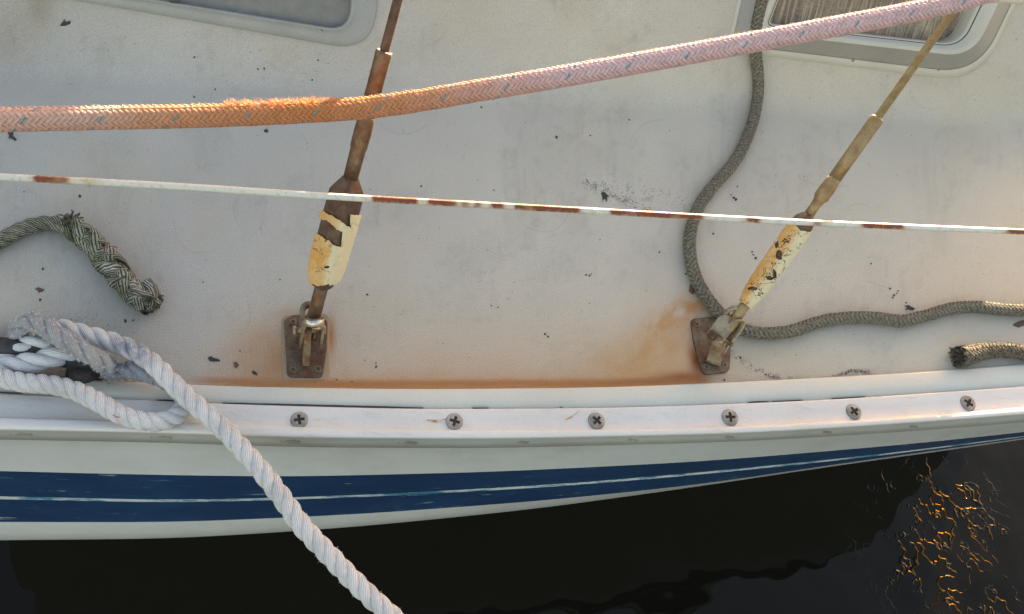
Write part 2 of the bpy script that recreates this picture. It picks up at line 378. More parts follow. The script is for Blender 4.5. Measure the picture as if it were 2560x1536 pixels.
# deck and cabin side sheets, painted marks stored per vertex
def deck_colour(p):
    x, y = proj(p); n = len(x)
    light_falloff = ss(100, 2300, x + .5 * y)[:, None]                # light falloff painted in: cool grey at left, warm cream at right
    col = np.array([.515, .505, .495]) * (1 - light_falloff) + np.array([.60, .565, .50]) * light_falloff
    big = fbm(x, y, 520, 3); col *= (.90 + .18 * big)[:, None]
    mid = fbm(x, y, 90, 5); col *= (.955 + .08 * mid)[:, None]
    def mixc(a, c):
        nonlocal col
        a = np.clip(a, 0, 1)[:, None]; col = col * (1 - a) + np.array(c) * a
    nA = fbm(x, y, 60, 21); nB = fbm(x, y, 14, 31); nC = fbm(x, y, 220, 41)
    # mottled grime: greyish clouds, yellow patches and faint run-off streaks
    wx, wy = x + 60 * (nA - .5), y + 60 * (fbm(x, y, 60, 23) - .5)
    g1 = fbm(wx, wy, 130, 501, 6); mixc(.19 * ss(.46, .74, g1), (.40, .385, .35))
    g2 = fbm(wx, wy, 240, 511, 5); mixc(.26 * ss(.52, .70, g2), (.55, .49, .37))
    g3 = fbm(x * 1.0, y * .16, 16, 521, 3); mixc(.16 * ss(.58, .75, g3) * ss(.45, .6, g1), (.36, .34, .30))
    g4 = fbm(x, y, 20, 531, 3); mixc(.17 * ss(.58, .76, g4) * ss(.42, .62, g1), (.33, .31, .28))
    d = c0(x) - y                                   # distance inboard of the rail
    # warm yellowing near the rust
    mixc(.55 * ss(330, 0, d) * ss(500, 700, x) * ss(2100, 1700, x) * (.5 + nC), (.55, .43, .32))
    mixc(.30 * ss(2300, 1900, x) * ss(150, 0, d) * ss(1700, 1900, x), (.50, .43, .32))
    # rust stain along the rail
    ext = ss(440, 640, x) * ss(1790, 1735, x)
    st_ = fbm(x * .22, d * 1.6 + 6 * nA, 9, 541, 3); st2 = fbm(x, y + 30 * nA, 30, 551, 4)
    mixc(.8 * ext * ss(30, 22, d + 9 * (st2 - .5)) * (.35 + .9 * st_), (.50, .22, .08))
    mixc(.9 * ext * np.exp(-((d - 9 - 5 * nC) / 3.0) ** 2) * ss(.3, .6, st_), (.36, .105, .03))
    mixc(.65 * ext * np.exp(-(np.clip(d - 6, 0, None) / 26) ** 1.3) * (.65 + .7 * nA), (.50, .225, .06))
    mixc(1.0 * ext * np.exp(-((d - 13 - 7 * nC) / 6.5) ** 2) * (.5 + .8 * nA), (.40, .13, .03))
    mixc(.75 * ext * np.exp(-(np.clip(d, 0, None) / 60)) * (.3 + .8 * nA), (.54, .28, .115))
    # plume beside the left plate
    e = np.exp(-(((x - 690) / 75) ** 2 + ((y - 905) / 70) ** 2)); mixc(1.0 * e * (.5 + nA), (.51, .25, .105))
    e = np.exp(-(((x - 640) / 110) ** 2 + ((y - 880) / 60) ** 2)); mixc(.6 * e * (.4 + nA), (.50, .35, .23))
    e = np.exp(-(((x - 826) / 13) ** 2 + ((y - 840) / 45) ** 2)); mixc(.9 * e, (.42, .17, .05))
    e = np.exp(-(((x - 735) / 50) ** 2 + ((y - 785) / 14) ** 2)); mixc(.4 * e, (.43, .27, .13))
    # plume beside the right plate: curved hook
    q, _ = spline([(1750, 760), (1700, 782), (1655, 815), (1622, 860), (1600, 905), (1560, 935)], 60)
    dd = np.full(n, 1e9); tt = np.zeros(n); near = (x > 1380) & (x < 1900) & (y > 680) & (y < 990)
    for i, a in enumerate(q):
        r2 = (x[near] - a[0]) ** 2 + (y[near] - a[1]) ** 2; cur = dd[near]; dd[near] = np.minimum(cur, r2)
    dd = np.sqrt(dd)
    sw = fbm(dd * 1.2 + 20 * nB, np.arctan2(y - 930, x - 1760) * 90, 16, 561, 4); mixc(.9 * np.exp(-(dd / 34) ** 1.6) * ss(.25, .75, sw * .7 + nA * .35) * 1.1, (.53, .26, .095))
    e = np.exp(-(((x - 1680) / 85) ** 2 + ((y - 860) / 85) ** 2)); mixc(.95 * e * (.1 + .8 * nA + .6 * (st2 - .3)), (.54, .31, .14))
    e = np.exp(-(((x - 1600) / 150) ** 2 + ((y - 900) / 60) ** 2)); mixc(.95 * e * (.5 + .5 * nA), (.52, .33, .15))
    # dark burn at the plate corner
    u = (x - 1738) * .92 + (y - 905) * -.38
    e = np.exp(-(((x - 1745 - (y - 925) * .22) / 17) ** 2 + ((y - 905) / 42) ** 2)); mixc(1.0 * e * (.6 + .7 * nA), (.24, .06, .016))
    e = np.exp(-(((x - 1700) / 60) ** 2 + ((d - 22) / 13) ** 2)); mixc(.95 * e * (.5 + .8 * nA), (.30, .085, .02))
    e = np.exp(-(((x - 1600) / 170) ** 2 + ((d - 13) / 10) ** 2)); mixc(.8 * e * (.5 + .8 * nA), (.33, .13, .045))
    # darker tone around the white rope and cleat, dark patch at the top left
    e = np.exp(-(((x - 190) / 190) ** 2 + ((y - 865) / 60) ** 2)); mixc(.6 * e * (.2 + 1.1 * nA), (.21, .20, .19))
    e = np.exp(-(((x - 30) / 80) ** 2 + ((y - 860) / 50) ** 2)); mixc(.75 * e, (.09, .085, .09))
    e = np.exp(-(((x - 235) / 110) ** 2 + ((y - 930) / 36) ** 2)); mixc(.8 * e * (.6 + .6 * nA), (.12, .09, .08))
    e = np.exp(-(((x - 15 - .25 * (150 - y)) / 75) ** 2 + ((y - 95) / 85) ** 2)); mixc(.42 * e * (.3 + nA), (.26, .22, .22))
    e = np.exp(-(((x - 100) / 36) ** 2 + ((y - 20) / 60) ** 2)); mixc(.40 * e, (.22, .19, .14))
    # speckled scuffs
    def scuff(pts, wd, dens, colr, st=.8, seed=1):
        nonlocal dd
        q, _ = spline(pts, 80); D = np.full(n, 1e9); lo = q.min(0) - 3 * wd; hi = q.max(0) + 3 * wd
        nr = (x > lo[0]) & (x < hi[0]) & (y > lo[1]) & (y < hi[1])
        for a in q: D[nr] = np.minimum(D[nr], (x[nr] - a[0]) ** 2 + (y[nr] - a[1]) ** 2)
        D = np.sqrt(D); v = vnoise(x, y, 7, seed) * .5 + vnoise(x, y, 16, seed + 1) * .5; st = st * .55
        mixc(st * np.exp(-(D / wd) ** 2) * ss(1 - dens, 1 - dens + .12, v), colr)
    scuff([(1455, 448), (1500, 475), (1560, 500), (1630, 530)], 13, .45, (.22, .22, .21), .9, 61)
    scuff([(1500, 455), (1560, 468), (1640, 490), (1700, 510)], 26, .32, (.2, .2, .2), .7, 71)
    scuff([(1470, 440), (1500, 445)], 12, .3, (.2, .2, .2), .8, 75)
    scuff([(1812, 872), (1850, 900), (1900, 930), (1950, 948)], 9, .55, (.22, .19, .18), .8, 81)
    scuff([(1940, 944), (2020, 952), (2100, 946), (2170, 934), (2165, 928)], 9, .62, (.25, .20, .17), .85, 91)
    scuff([(2090, 942), (2130, 930), (2160, 930), (2175, 940)], 6, .7, (.2, .16, .13), .9, 93)
    scuff([(2180, 940), (2240, 938), (2300, 937)], 5, .6, (.26, .22, .19), .7, 95)
    scuff([(80, 800), (200, 810), (330, 830)], 36, .30, (.22, .22, .21), .6, 97)
    scuff([(1720, 650), (1720, 690), (1745, 740)], 18, .30, (.3, .27, .25), .5, 99)
    scuff([(1640, 480), (1690, 505), (1740, 520)], 22, .25, (.25, .24, .25), .6, 101)
    # darker halo along the grey cord
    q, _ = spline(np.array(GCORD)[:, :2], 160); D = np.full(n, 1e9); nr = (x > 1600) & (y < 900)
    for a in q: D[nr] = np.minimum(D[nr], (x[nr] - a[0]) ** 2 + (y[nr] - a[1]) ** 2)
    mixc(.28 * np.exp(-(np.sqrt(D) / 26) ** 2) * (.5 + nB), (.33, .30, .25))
    # fine specks
    sp = vnoise(x, y, 4.0, 111); mixc(.55 * ss(.955, .985, sp) * ss(.45, .7, fbm(x, y, 260, 113)), (.16, .15, .14))
    sp = vnoise(x, y, 7.0, 121); mixc(.35 * ss(.965, .99, sp), (.2, .18, .17))
    # hairline scratches
    for k in range(26):
        r = np.random.default_rng(900 + k); cx, cy = r.uniform(200, 2300), r.uniform(60, 880); a = r.uniform(0, 6.3); L = r.uniform(20, 70); cvv = r.uniform(-.012, .012)
        u = (x - cx) * math.cos(a) + (y - cy) * math.sin(a); v = -(x - cx) * math.sin(a) + (y - cy) * math.cos(a) - cvv * u * u
        mixc(.28 * np.exp(-(v / 1.6) ** 2) * (np.abs(u) < L), (.27, .25, .22))
    return col
GCORD = [(1915, -60), (1905, 0), (1892, 60), (1889, 120), (1896, 200), (1892, 262), (1872, 335), (1836, 405), (1790, 458), (1752, 508), (1731, 560), (1724, 620), (1738, 690), (1770, 748), (1812, 795), (1862, 826), (1925, 834), (1987, 826), (2058, 803), (2130, 794), (2195, 795), (2256, 802), (2318, 789), (2380, 771), (2442, 767), (2505, 774), (2570, 776), (2640, 770)]

px = np.linspace(-160, 2720, 960); NV = 330
DP = []                                              # deck: between cabin base and the rail
top = None
for x in px:
    pass
B0p, B1p = P(0, 205), P(2560, 330)
def base_y(x):                                       # pixel y of the cabin base line
    return np.interp(x, [-700, 3300], [205 - 700 * 125 / 2560, 330 + 740 * 125 / 2560])
tv = np.linspace(0, 1, NV)
X2, T2 = np.meshgrid(px, tv, indexing='ij')
yb = base_y(X2); ye = c0(X2)
DP = P(X2, yb + (ye - yb) * T2, 0.0)
DP[:, -1, 1] -= .0; 
DPv = DP.reshape(-1, 3)
ex = P(px, c0(px), 0.0)
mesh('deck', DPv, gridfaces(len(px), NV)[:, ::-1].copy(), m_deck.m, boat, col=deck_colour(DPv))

# windows: outlines in photo pixels -> plane of the cabin side
def rounded(cs, rad, seg=10):
    out = []; n = len(cs)
    for i in range(n):
        p = np.array(cs[i], float); a = np.array(cs[i - 1], float) - p; b = np.array(cs[(i + 1) % n], float) - p
        r = rad[i] if isinstance(rad, (list, tuple)) else rad
        a /= np.linalg.norm(a); b /= np.linalg.norm(b); s = p + a * r; e = p + b * r
        for k in range(seg + 1):
            t = k / seg; out.append((1 - t) ** 2 * s + 2 * t * (1 - t) * p + t * t * e)
    out = np.array(out); res = [out]
    # densify straight runs so that every outline has the same count
    full = []
    for i in range(n):
        arc = out[i * (seg + 1):(i + 1) * (seg + 1)]; full.append(arc)
        nx = out[((i + 1) % n) * (seg + 1)]
        full.append(arc[-1] + (nx - arc[-1]) * np.linspace(0, 1, 12)[1:-1, None])
    return np.vstack(full)
nrm = np.array([-bn[0] * math.sin(math.radians(48)), -bn[1] * math.sin(math.radians(48)), math.cos(math.radians(48))])
def SP(o):                                           # on the flat slope (fillet ignored)
    pt = np.array([B0[0], B0[1], 0]) + np.append(bn, 0) * FR / 2
    r = ray(o[:, 0], o[:, 1]); t = ((pt - CAM) @ nrm) / (r @ nrm); return CAM + r * t[:, None]
WINL_O = rounded([(-260, -78), (932, 131), (962, -230), (-230, -330)], [60, 105, 60, 60]); WINL_I = rounded([(-170, -92), (872, 77), (888, -170), (-140, -280)], [40, 58, 40, 40])
WINR_O = rounded([(1826, 112), (2440, 186), (2612, -170), (1905, -230)], [40, 105, 60, 60]); WINR_I = rounded([(1914, 58), (2384, 110), (2500, -130), (2010, -170)], [14, 48, 40, 40])
def inpoly(x, y, poly):
    ins = np.zeros(x.shape, bool); n = len(poly)
    for i in range(n):
        (x1, y1), (x2, y2) = poly[i], poly[(i + 1) % n]
        c = ((y1 > y) != (y2 > y)) & (x < (x2 - x1) * (y - y1) / ((y2 - y1) or 1e-9) + x1); ins ^= c
    return ins
ZT = lambda s: np.interp(s, [-.6, .66, .72, .85, 1.1, 1.4, 1.56, 1.62, 2.6], [.37, .37, .30, .275, .25, .22, .20, .045, .040])       # cabin top height along the boat, shaped to block or pass the low sun
def cabin_sheet():
    s = np.linspace(-.45, 2.5, 760); d = np.concatenate([np.linspace(0, .5, 230)])
    Sg, Dg = np.meshgrid(s, d, indexing='ij')
    x = B0[0] + bt[0] * Sg + bn[0] * Dg; y = B0[1] + bt[1] * Sg + bn[1] * Dg
    z = hs(x, y); zt = ZT(Sg)
    zz = z.copy(); k = .03
    zz = -k * np.log(np.exp(-np.minimum(z, 5) / k) + np.exp(-(zt + .01 * (Dg - zt / SL)) / k)) + 0
    zz = np.where(z < zt - .2, z, np.where(z < .001, z, zz)); zz = np.where(zt < .15, np.minimum(z, zt), np.where(z < .08, z, zz))
    V = np.stack([x, y, zz], -1).reshape(-1, 3)
    f = gridfaces(len(s), len(d)); c = V[f].mean(1); qx, qy = proj(c)
    hole = inpoly(qx, qy, (WINL_I - WINL_I.mean(0)) * 1.04 + WINL_I.mean(0)) | inpoly(qx, qy, (WINR_I - WINR_I.mean(0)) * 1.04 + WINR_I.mean(0))
    hole &= c[:, 2] > .03
    return V, f[~hole]
V, f = cabin_sheet()
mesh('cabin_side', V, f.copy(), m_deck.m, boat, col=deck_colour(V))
# unseen far side of the trunk and foredeck, at the same sun-blocking heights
s_a, s_b = -.45, 2.5
rf = []
for s_ in np.linspace(s_a, s_b, 90):
    for d_ in (.498, 1.2, 1.9):
        q = B0 + bt * s_ + bn * d_; zt = float(ZT(s_)); rf.append((q[0], q[1], zt + .01 * (min(d_, 1.2) - zt / SL) - (.1 if d_ > 1.3 else 0)))
mesh('cabin_roof', rf, gridfaces(90, 3).tolist(), m_top.m, boat)

def ring(name, A, Bm, prof, m, parent, base=0.0):
    """loft between outline A (outer) and B (inner) along prof [(t, h)]"""
    a, b = SP(A), SP(Bm); rows = [a * (1 - t) + b * t + nrm * h for t, h in prof]
    V = np.stack(rows, 0); n = V.shape[1]; return mesh(name, V.reshape(-1, 3), gridfaces(len(rows), n, True), m.m, parent)
def screw_mesh(r, dome=.20, armw=.17, arml=.60):
    seg = 48; a = np.arange(seg) * 2 * math.pi / seg
    def cross(th):
        c, s = abs(math.cos(th)), abs(math.sin(th)); mx, mn = max(c, s), min(c, s)
        return min(arml / mx, armw / mn if mn > 1e-6 else 9)
    cr = np.array([cross(t) for t in a]) * r
    rows = [(np.full(seg, r), -.10 * r), (np.full(seg, r), 0), (np.full(seg, r * .93), dome * r * .7), (np.maximum(cr * 1.02, r * .5), dome * r), (cr, dome * r * .95)]
    V = np.vstack([np.stack([q * np.cos(a), q * np.sin(a), np.full(seg, z)], -1) for q, z in rows]); f = gridfaces(len(rows), seg, True)
    V2 = np.vstack([np.stack([q * np.cos(a), q * np.sin(a), np.full(seg, z)], -1) for q, z in ((cr, dome * r * .95), (cr * .8, .05 * r))] + [[[0, 0, .03 * r]]])
    f2 = gridfaces(2, seg, True).tolist() + [[seg + k, seg + (k + 1) % seg, 2 * seg] for k in range(seg)]
    return V, f, V2, f2
def orient(V, loc, n, spin=0):
    n = Vector(n).normalized(); q = n.to_track_quat('Z', 'Y').to_matrix() @ Matrix.Rotation(spin, 3, 'Z')
    return V @ np.array(q).T + np.array(loc)
def screw(parent, loc, n, r, spin=0, m=None, level3=False, label=None):
    V, f, V2, f2 = screw_mesh(r)
    v = orient(V, loc, n, spin); v2 = orient(V2, loc, n, spin)
    fa = f.tolist() + [[i + len(v) for i in q] for q in f2]
    o = mesh('screw', np.vstack([v, v2]), fa, (m or m_screw).m, parent, smooth=False)
    o.data.materials.append(m_slot.m)
    mi = [0] * len(f) + [1] * len(f2); o.data.polygons.foreach_set('material_index', mi)
    if label: o['label'] = label
    return o
for (A, I, nm, mf) in ((WINL_O, WINL_I, 'L', m_frame), (WINR_O, WINR_I, 'R', m_frame2)):
    wn = link(bpy.data.objects.new('window', None)); wn.parent = boat
    ra = SP(A); wn.location = Vector(ra.mean(0)) - boat.location
    bpy.context.view_layer.update()
    if nm == 'L':
        wn['label'] = 'window in pale metal frame with dusty grey pane'
        ring('frame', A, I, [(-.03, -.002), (0, .0025), (.06, .0045), (.5, .0055), (.80, .006), (.88, .009), (.97, .009), (1, .004), (1.0, -.012)], mf, wn)
        scr = [(803, 73, 9), (-90, -50, 9)]; zofs = .006
    else:
        wn['label'] = 'window in broad grey bevelled frame with woven curtain behind the pane'
        Fl = (A - A.mean(0)) * np.array([1.03, 1.07]) + A.mean(0) + np.array([0, 6])
        ring('flange', Fl, A, [(-.05, -.001), (0, .0022), (1, .003)], m_lip, wn)
        ring('frame', A, I, [(0, .002), (.04, .005), (.10, .0065), (.54, .019), (.60, .021)], mf, wn)
        ring('lip', A, I, [(.60, .0212), (.66, .0222), (.80, .019), (.86, .014), (.90, .013)], m_lip, wn)
        ring('gasket', A, I, [(.89, .0128), (.915, .0095), (.93, .0125)], m_gask, wn)
        ring('inner_lip', A, I, [(.93, .0125), (.97, .0120), (1.0, .008), (1.01, -.012)], m_lip, wn)
        scr = [(2130, 150, 7), (2344, 173, 7), (2502, 37, 7)]; zofs = .0028
    pi = SP(I); pc = pi.mean(0)
    k = len(pi)
    pane = Mat('window_pane_glass_' + nm, (.20, .21, .21), .25)
    if nm == 'L':
        pane.mix(pane.ramp(pane.noise(60, 6, .75), [(.4, 0), (.7, .6)]), (.30, .30, .28)); pane.bump(pane.noise(400), .0004)
        pane.i['Roughness'].default_value = .45; pane.i['Alpha'].default_value = .72
    else:
        pane.i['Alpha'].default_value = .10; pane.i['Roughness'].default_value = .12
    pv = np.vstack([(pi - pc) * 1.03 + pc - nrm * .003, [pc - nrm * .003]])
    mesh('pane', pv, [[i, (i + 1) % k, k] for i in range(k)], pane.m, wn)
    # curtain or shade hanging behind the pane
    ct = Mat('woven_curtain' if nm == 'R' else 'grey_shade', (.40, .33, .24) if nm == 'R' else (.17, .18, .18), .9)
    if nm == 'R':
        ct.mix(ct.ramp(ct.noise(60, 5, .7, stretch=(3.2, .16, .16)), [(.38, 0), (.55, .9)]), (.13, .10, .075))
        ct.mix(ct.ramp(ct.noise(150, 3, .6, stretch=(.25, 4, 4)), [(.5, 0), (.7, .25)]), (.60, .56, .48))
    a, b = np.array(SP(np.array([[1900., 60.]]))[0] if nm == 'R' else SP(np.array([[-170., 60.]]))[0]), None
    cs = SP(np.array([I[:, 0].min() - 30, 0])[None, :] if False else np.array([[I[:, 0].min() - 20, I[:, 1].max() + 15], [I[:, 0].max() + 20, I[:, 1].max() + 15], [I[:, 0].min() - 20, I[:, 1].min()], [I[:, 0].max() + 20, I[:, 1].min()]]))
    nu, nv = 160, 12; uu = np.linspace(0, 1, nu)[:, None, None]; vv = np.linspace(0, 1, nv)[None, :, None]
    C = (cs[0] * (1 - uu) + cs[1] * uu) * (1 - vv) + (cs[2] * (1 - uu) + cs[3] * uu) * vv
    wv = (np.sin(uu * 95) * .5 + np.sin(uu * 41 + 1) * .5) * (.0035 if nm == 'R' else .001)
    C = C - nrm * (.016 + wv)
    mesh('curtain' if nm == 'R' else 'shade', C.reshape(-1, 3), gridfaces(nu, nv), ct.m, wn)
    for sx, sy, rpx in scr:
        q = SP(np.array([[float(sx), float(sy)]]))[0]; screw(wn, q + nrm * zofs, nrm, rpx / 2200 * .95 * 1.0, .4)
    if nm == 'L':
        q = SP(np.array([[440., 2.]]))[0] + nrm * .008
        t, n_, b_ = None, None, None
        V, Fc = tube_mesh([q - np.append(bt, 0) * .006, q + np.append(bt, 0) * .006], .0022, 8); mesh('drain_slot', V, Fc, m_gask.m, wn)

# rail screws (in a row on the flange) and worn plugs on the outer face
def pscale(p):                                        # metres per pixel at p
    return -((p - CAM) @ RM)[2] / F
labels = ['screw', ] 
for i, (sx, sy) in enumerate([(723, 1018), (1098, 1022), (1441, 1020), (1763, 1012), (2062, 998), (2338, 978)]):
    q = P(sx * 1.0348, sy * 1.0348 - 3, Z2 + .0003)
    r = 22.0 * pscale(q) * (1 if i < 4 else .94)
    screw(rail, q, (random.uniform(-.06, .06), random.uniform(-.05, .05), 1), r, [.78, .95, .55, .05, .45, .3][i])
m_plug = paint('worn_plug', (.38, .385, .35), .6, .3)
for sx, sy in [(50, 1047), (389, 1060), (700, 1067), (985, 1066), (1255, 1067), (1520, 1062), (1755, 1055), (1990, 1045), (2200, 1026)]:
    xx = sx * 1.0348; A_ = P(xx, c4(xx), Z2 + .003) + [0, -.0014, 0]; B_ = P(xx, (c4(xx) + c5(xx)) / 2, -.006); C_ = P(xx, c5(xx), -.020)
    q = B_ * .9 + A_ * .1; up2 = (A_ - C_) / np.linalg.norm(A_ - C_); no2 = np.cross(np.array([1., 0, 0]), up2); no2 = no2 * np.sign(-no2[1]); pv = []; ns = 20
    for rr_, h in ((1.0, -.001), (1.0, .0006), (.90, .0008), (.80, .0003), (0.01, .0003)):
        for k in range(ns):
            a = 2 * math.pi * k / ns; pv.append(q + no2 * h + np.array([1., 0, 0]) * .0112 * rr_ * math.cos(a) + up2 * .0075 * rr_ * math.sin(a))
    mesh('plug', pv, gridfaces(5, ns, True), m_plug.m, rail)

m_weep = Mat('rust_weep', (.40, .22, .08), .6); m_weep.mix(m_weep.ramp(m_weep.noise(160, 4, .8), [(.45, 0), (.55, 1)]), (.56, .50, .42))
for pts_, wd_ in (([(1066, 1050), (1085, 1053), (1100, 1052), (1116, 1048)], 3.2), ([(1412, 1050), (1428, 1043), (1440, 1034), (1450, 1026)], 2.0)):
    q_ = spline(np.array(pts_, float), 14)[0]; ww_ = wd_ * np.sin(np.linspace(.25, 2.9, 14)); a_ = P(q_[:, 0], q_[:, 1] - ww_, Z2 + .0004); b_ = P(q_[:, 0], q_[:, 1] + ww_, Z2 + .0004)
    mesh('rust_streak', np.stack([a_, b_], 1).reshape(-1, 3), gridfaces(14, 2)[:, ::-1].copy(), m_weep.m, rail)
# ------------------------------------------------------------------ chainplates (deck plate, eye, screws)
def prism(outline, h, bevel=.0008):
    o = np.asarray(outline, float); c = o[:, :2].mean(0); n = len(o); rows = []
    for s_, z in ((1.0, 0), (1.0, h - bevel), (1 - bevel / .025, h)):
        rows.append(np.column_stack([(o[:, :2] - c) * s_ + c, np.full(n, z)]))
    V = np.vstack(rows); f = gridfaces(3, n, True).tolist() + [[2 * n + k for k in range(n)]]
    return V, f
def chainplate(outl, rad, scr, m, seal, label):
    o = rounded(outl, rad, 6); q = P(o[:, 0], o[:, 1], .004)
    # the plate sits on the deck
    V, f = prism(q, .004)
    cpx = q.mean(0)
    pl = mesh('chainplate', V, f, m.m, boat, smooth=False); pl['label'] = label
    if seal:
        o2 = rounded(seal, 18, 6); q2 = P(o2[:, 0], o2[:, 1], .0012); V, f = prism(q2, .0012, .0006); mesh('bedding_bead', V, f, m_seal.m, pl, smooth=False)
    for sx, sy, r in scr:
        p = P(sx, sy, .0042); screw(pl, p, (random.uniform(-.1, .1), random.uniform(-.1, .1), 1), r * pscale(p), random.uniform(0, 1.5), m_steel)
    return pl
pl1 = chainplate([(712, 832), (709, 800), (733, 787), (800, 789), (818, 802), (818, 872), (806, 944), (718, 942)], [12, 8, 6, 8, 8, 20, 14, 14],
                 [(733, 805, 9), (733, 925, 9), (795, 923, 10)], m_plate, [(703, 790), (823, 784), (824, 950), (705, 950)], 'left rust stained chainplate with upright eye')
pl2 = chainplate([(1728, 797), (1800, 790), (1828, 868), (1824, 930), (1758, 936), (1734, 850)], [10, 10, 22, 12, 14, 22],
                 [(1743, 811, 9), (1766, 917, 9), (1812, 913, 8)], m_plate, None, 'right brown chainplate with leaning eye')

def bar(p0, p1, wdir, wid, thk, r0=1.0, n=14, round_end=True):
    """flat bar from p0 to p1 with half width wid along wdir, thickness thk"""
    p0, p1 = np.array(p0), np.array(p1); t = p1 - p0; L = np.linalg.norm(t); t /= L
    wd = np.array(wdir) - t * (np.array(wdir) @ t); wd /= np.linalg.norm(wd); nn = np.cross(t, wd)
    o = [(0, -wid * r0), (L, -wid)]
    for k in range(1, n):
        a = -math.pi / 2 + math.pi * k / n; o.append((L + wid * math.cos(a), wid * math.sin(a)))
    o += [(L, wid), (0, wid * r0)]
    o = np.array(o); c = o.mean(0); rows = []
    for sc, z in ((.9, -thk / 2), (1, -thk / 2 + .0006), (1, thk / 2 - .0006), (.9, thk / 2)):
        oo = (o - c) * sc + c if sc != 1 else o
        rows.append(p0 + oo[:, :1] * t + oo[:, 1:] * wd + nn * z)
    V = np.vstack(rows); m = len(o)
    return V, gridfaces(4, m, True).tolist() + [[k for k in range(m)][::-1], [3 * m + k for k in range(m)]]
def vcat(L):
    V = []; Fc = []; o = 0
    for v, f in L:
        f = f.tolist() if isinstance(f, np.ndarray) else f
        V.append(v); Fc += [[i + o for i in q] for q in f]; o += len(v)
    return np.vstack(V), Fc

# ------------------------------------------------------------------ shrouds
def lay_wire(p0, p1, R, strands=9, lay=.05, core=True):
    L = np.linalg.norm(p1 - p0); n = int(min(L, .55) / lay * 14) + 2; s = np.linspace(0, min(L, .55), n)
    t = (p1 - p0) / L; a = np.cross(t, [0, 0, 1.0]); a /= np.linalg.norm(a); b = np.cross(t, a); parts = []
    rs = R * .36
    for k in range(strands):
        th = 2 * math.pi * (k / strands + s / lay)
        p = p0 + s[:, None] * t + (R - rs) * (np.cos(th)[:, None] * a + np.sin(th)[:, None] * b)
        no = np.cos(th)[:, None] * a + np.sin(th)[:, None] * b
        parts.append(ribbon_tube(p, no, rs, rs, 6))
    V, f, u = join(parts); Vc, Fc = tube_mesh([p0, p1], R * .72, 8); v2, f2 = vcat([(V, f), (Vc, Fc)])
    return v2, f2
def lathe_along(pt, s, r, nseg=20, sq=0.0, twist=0.0, rot=math.radians(25)):
    """pt: function s->point on line; profile radii r at stations s; sq squares the section"""
    P0 = pt(0.0); P1 = pt(1.0); t = P1 - P0; t /= np.linalg.norm(t)
    a = np.cross(t, [0, 0, 1.0]); a /= np.linalg.norm(a); b = np.cross(a, t)
    V = []
    for si, ri in zip(s, r):
        c = pt(si)
        for k in range(nseg):
            th = 2 * math.pi * k / nseg + twist
            g = 1.0
            if sq: g = ((1 - sq) + sq / max(abs(math.cos(th - rot)), abs(math.sin(th - rot)))) * (1 - .16 * sq)
            V.append(c + ri * g * (math.cos(th) * a + math.sin(th) * b))
    f = gridfaces(len(s), nseg, True).tolist(); f.append(list(range(nseg))); f.append([(len(s) - 1) * nseg + k for k in range(nseg)][::-1])
    return np.array(V), f
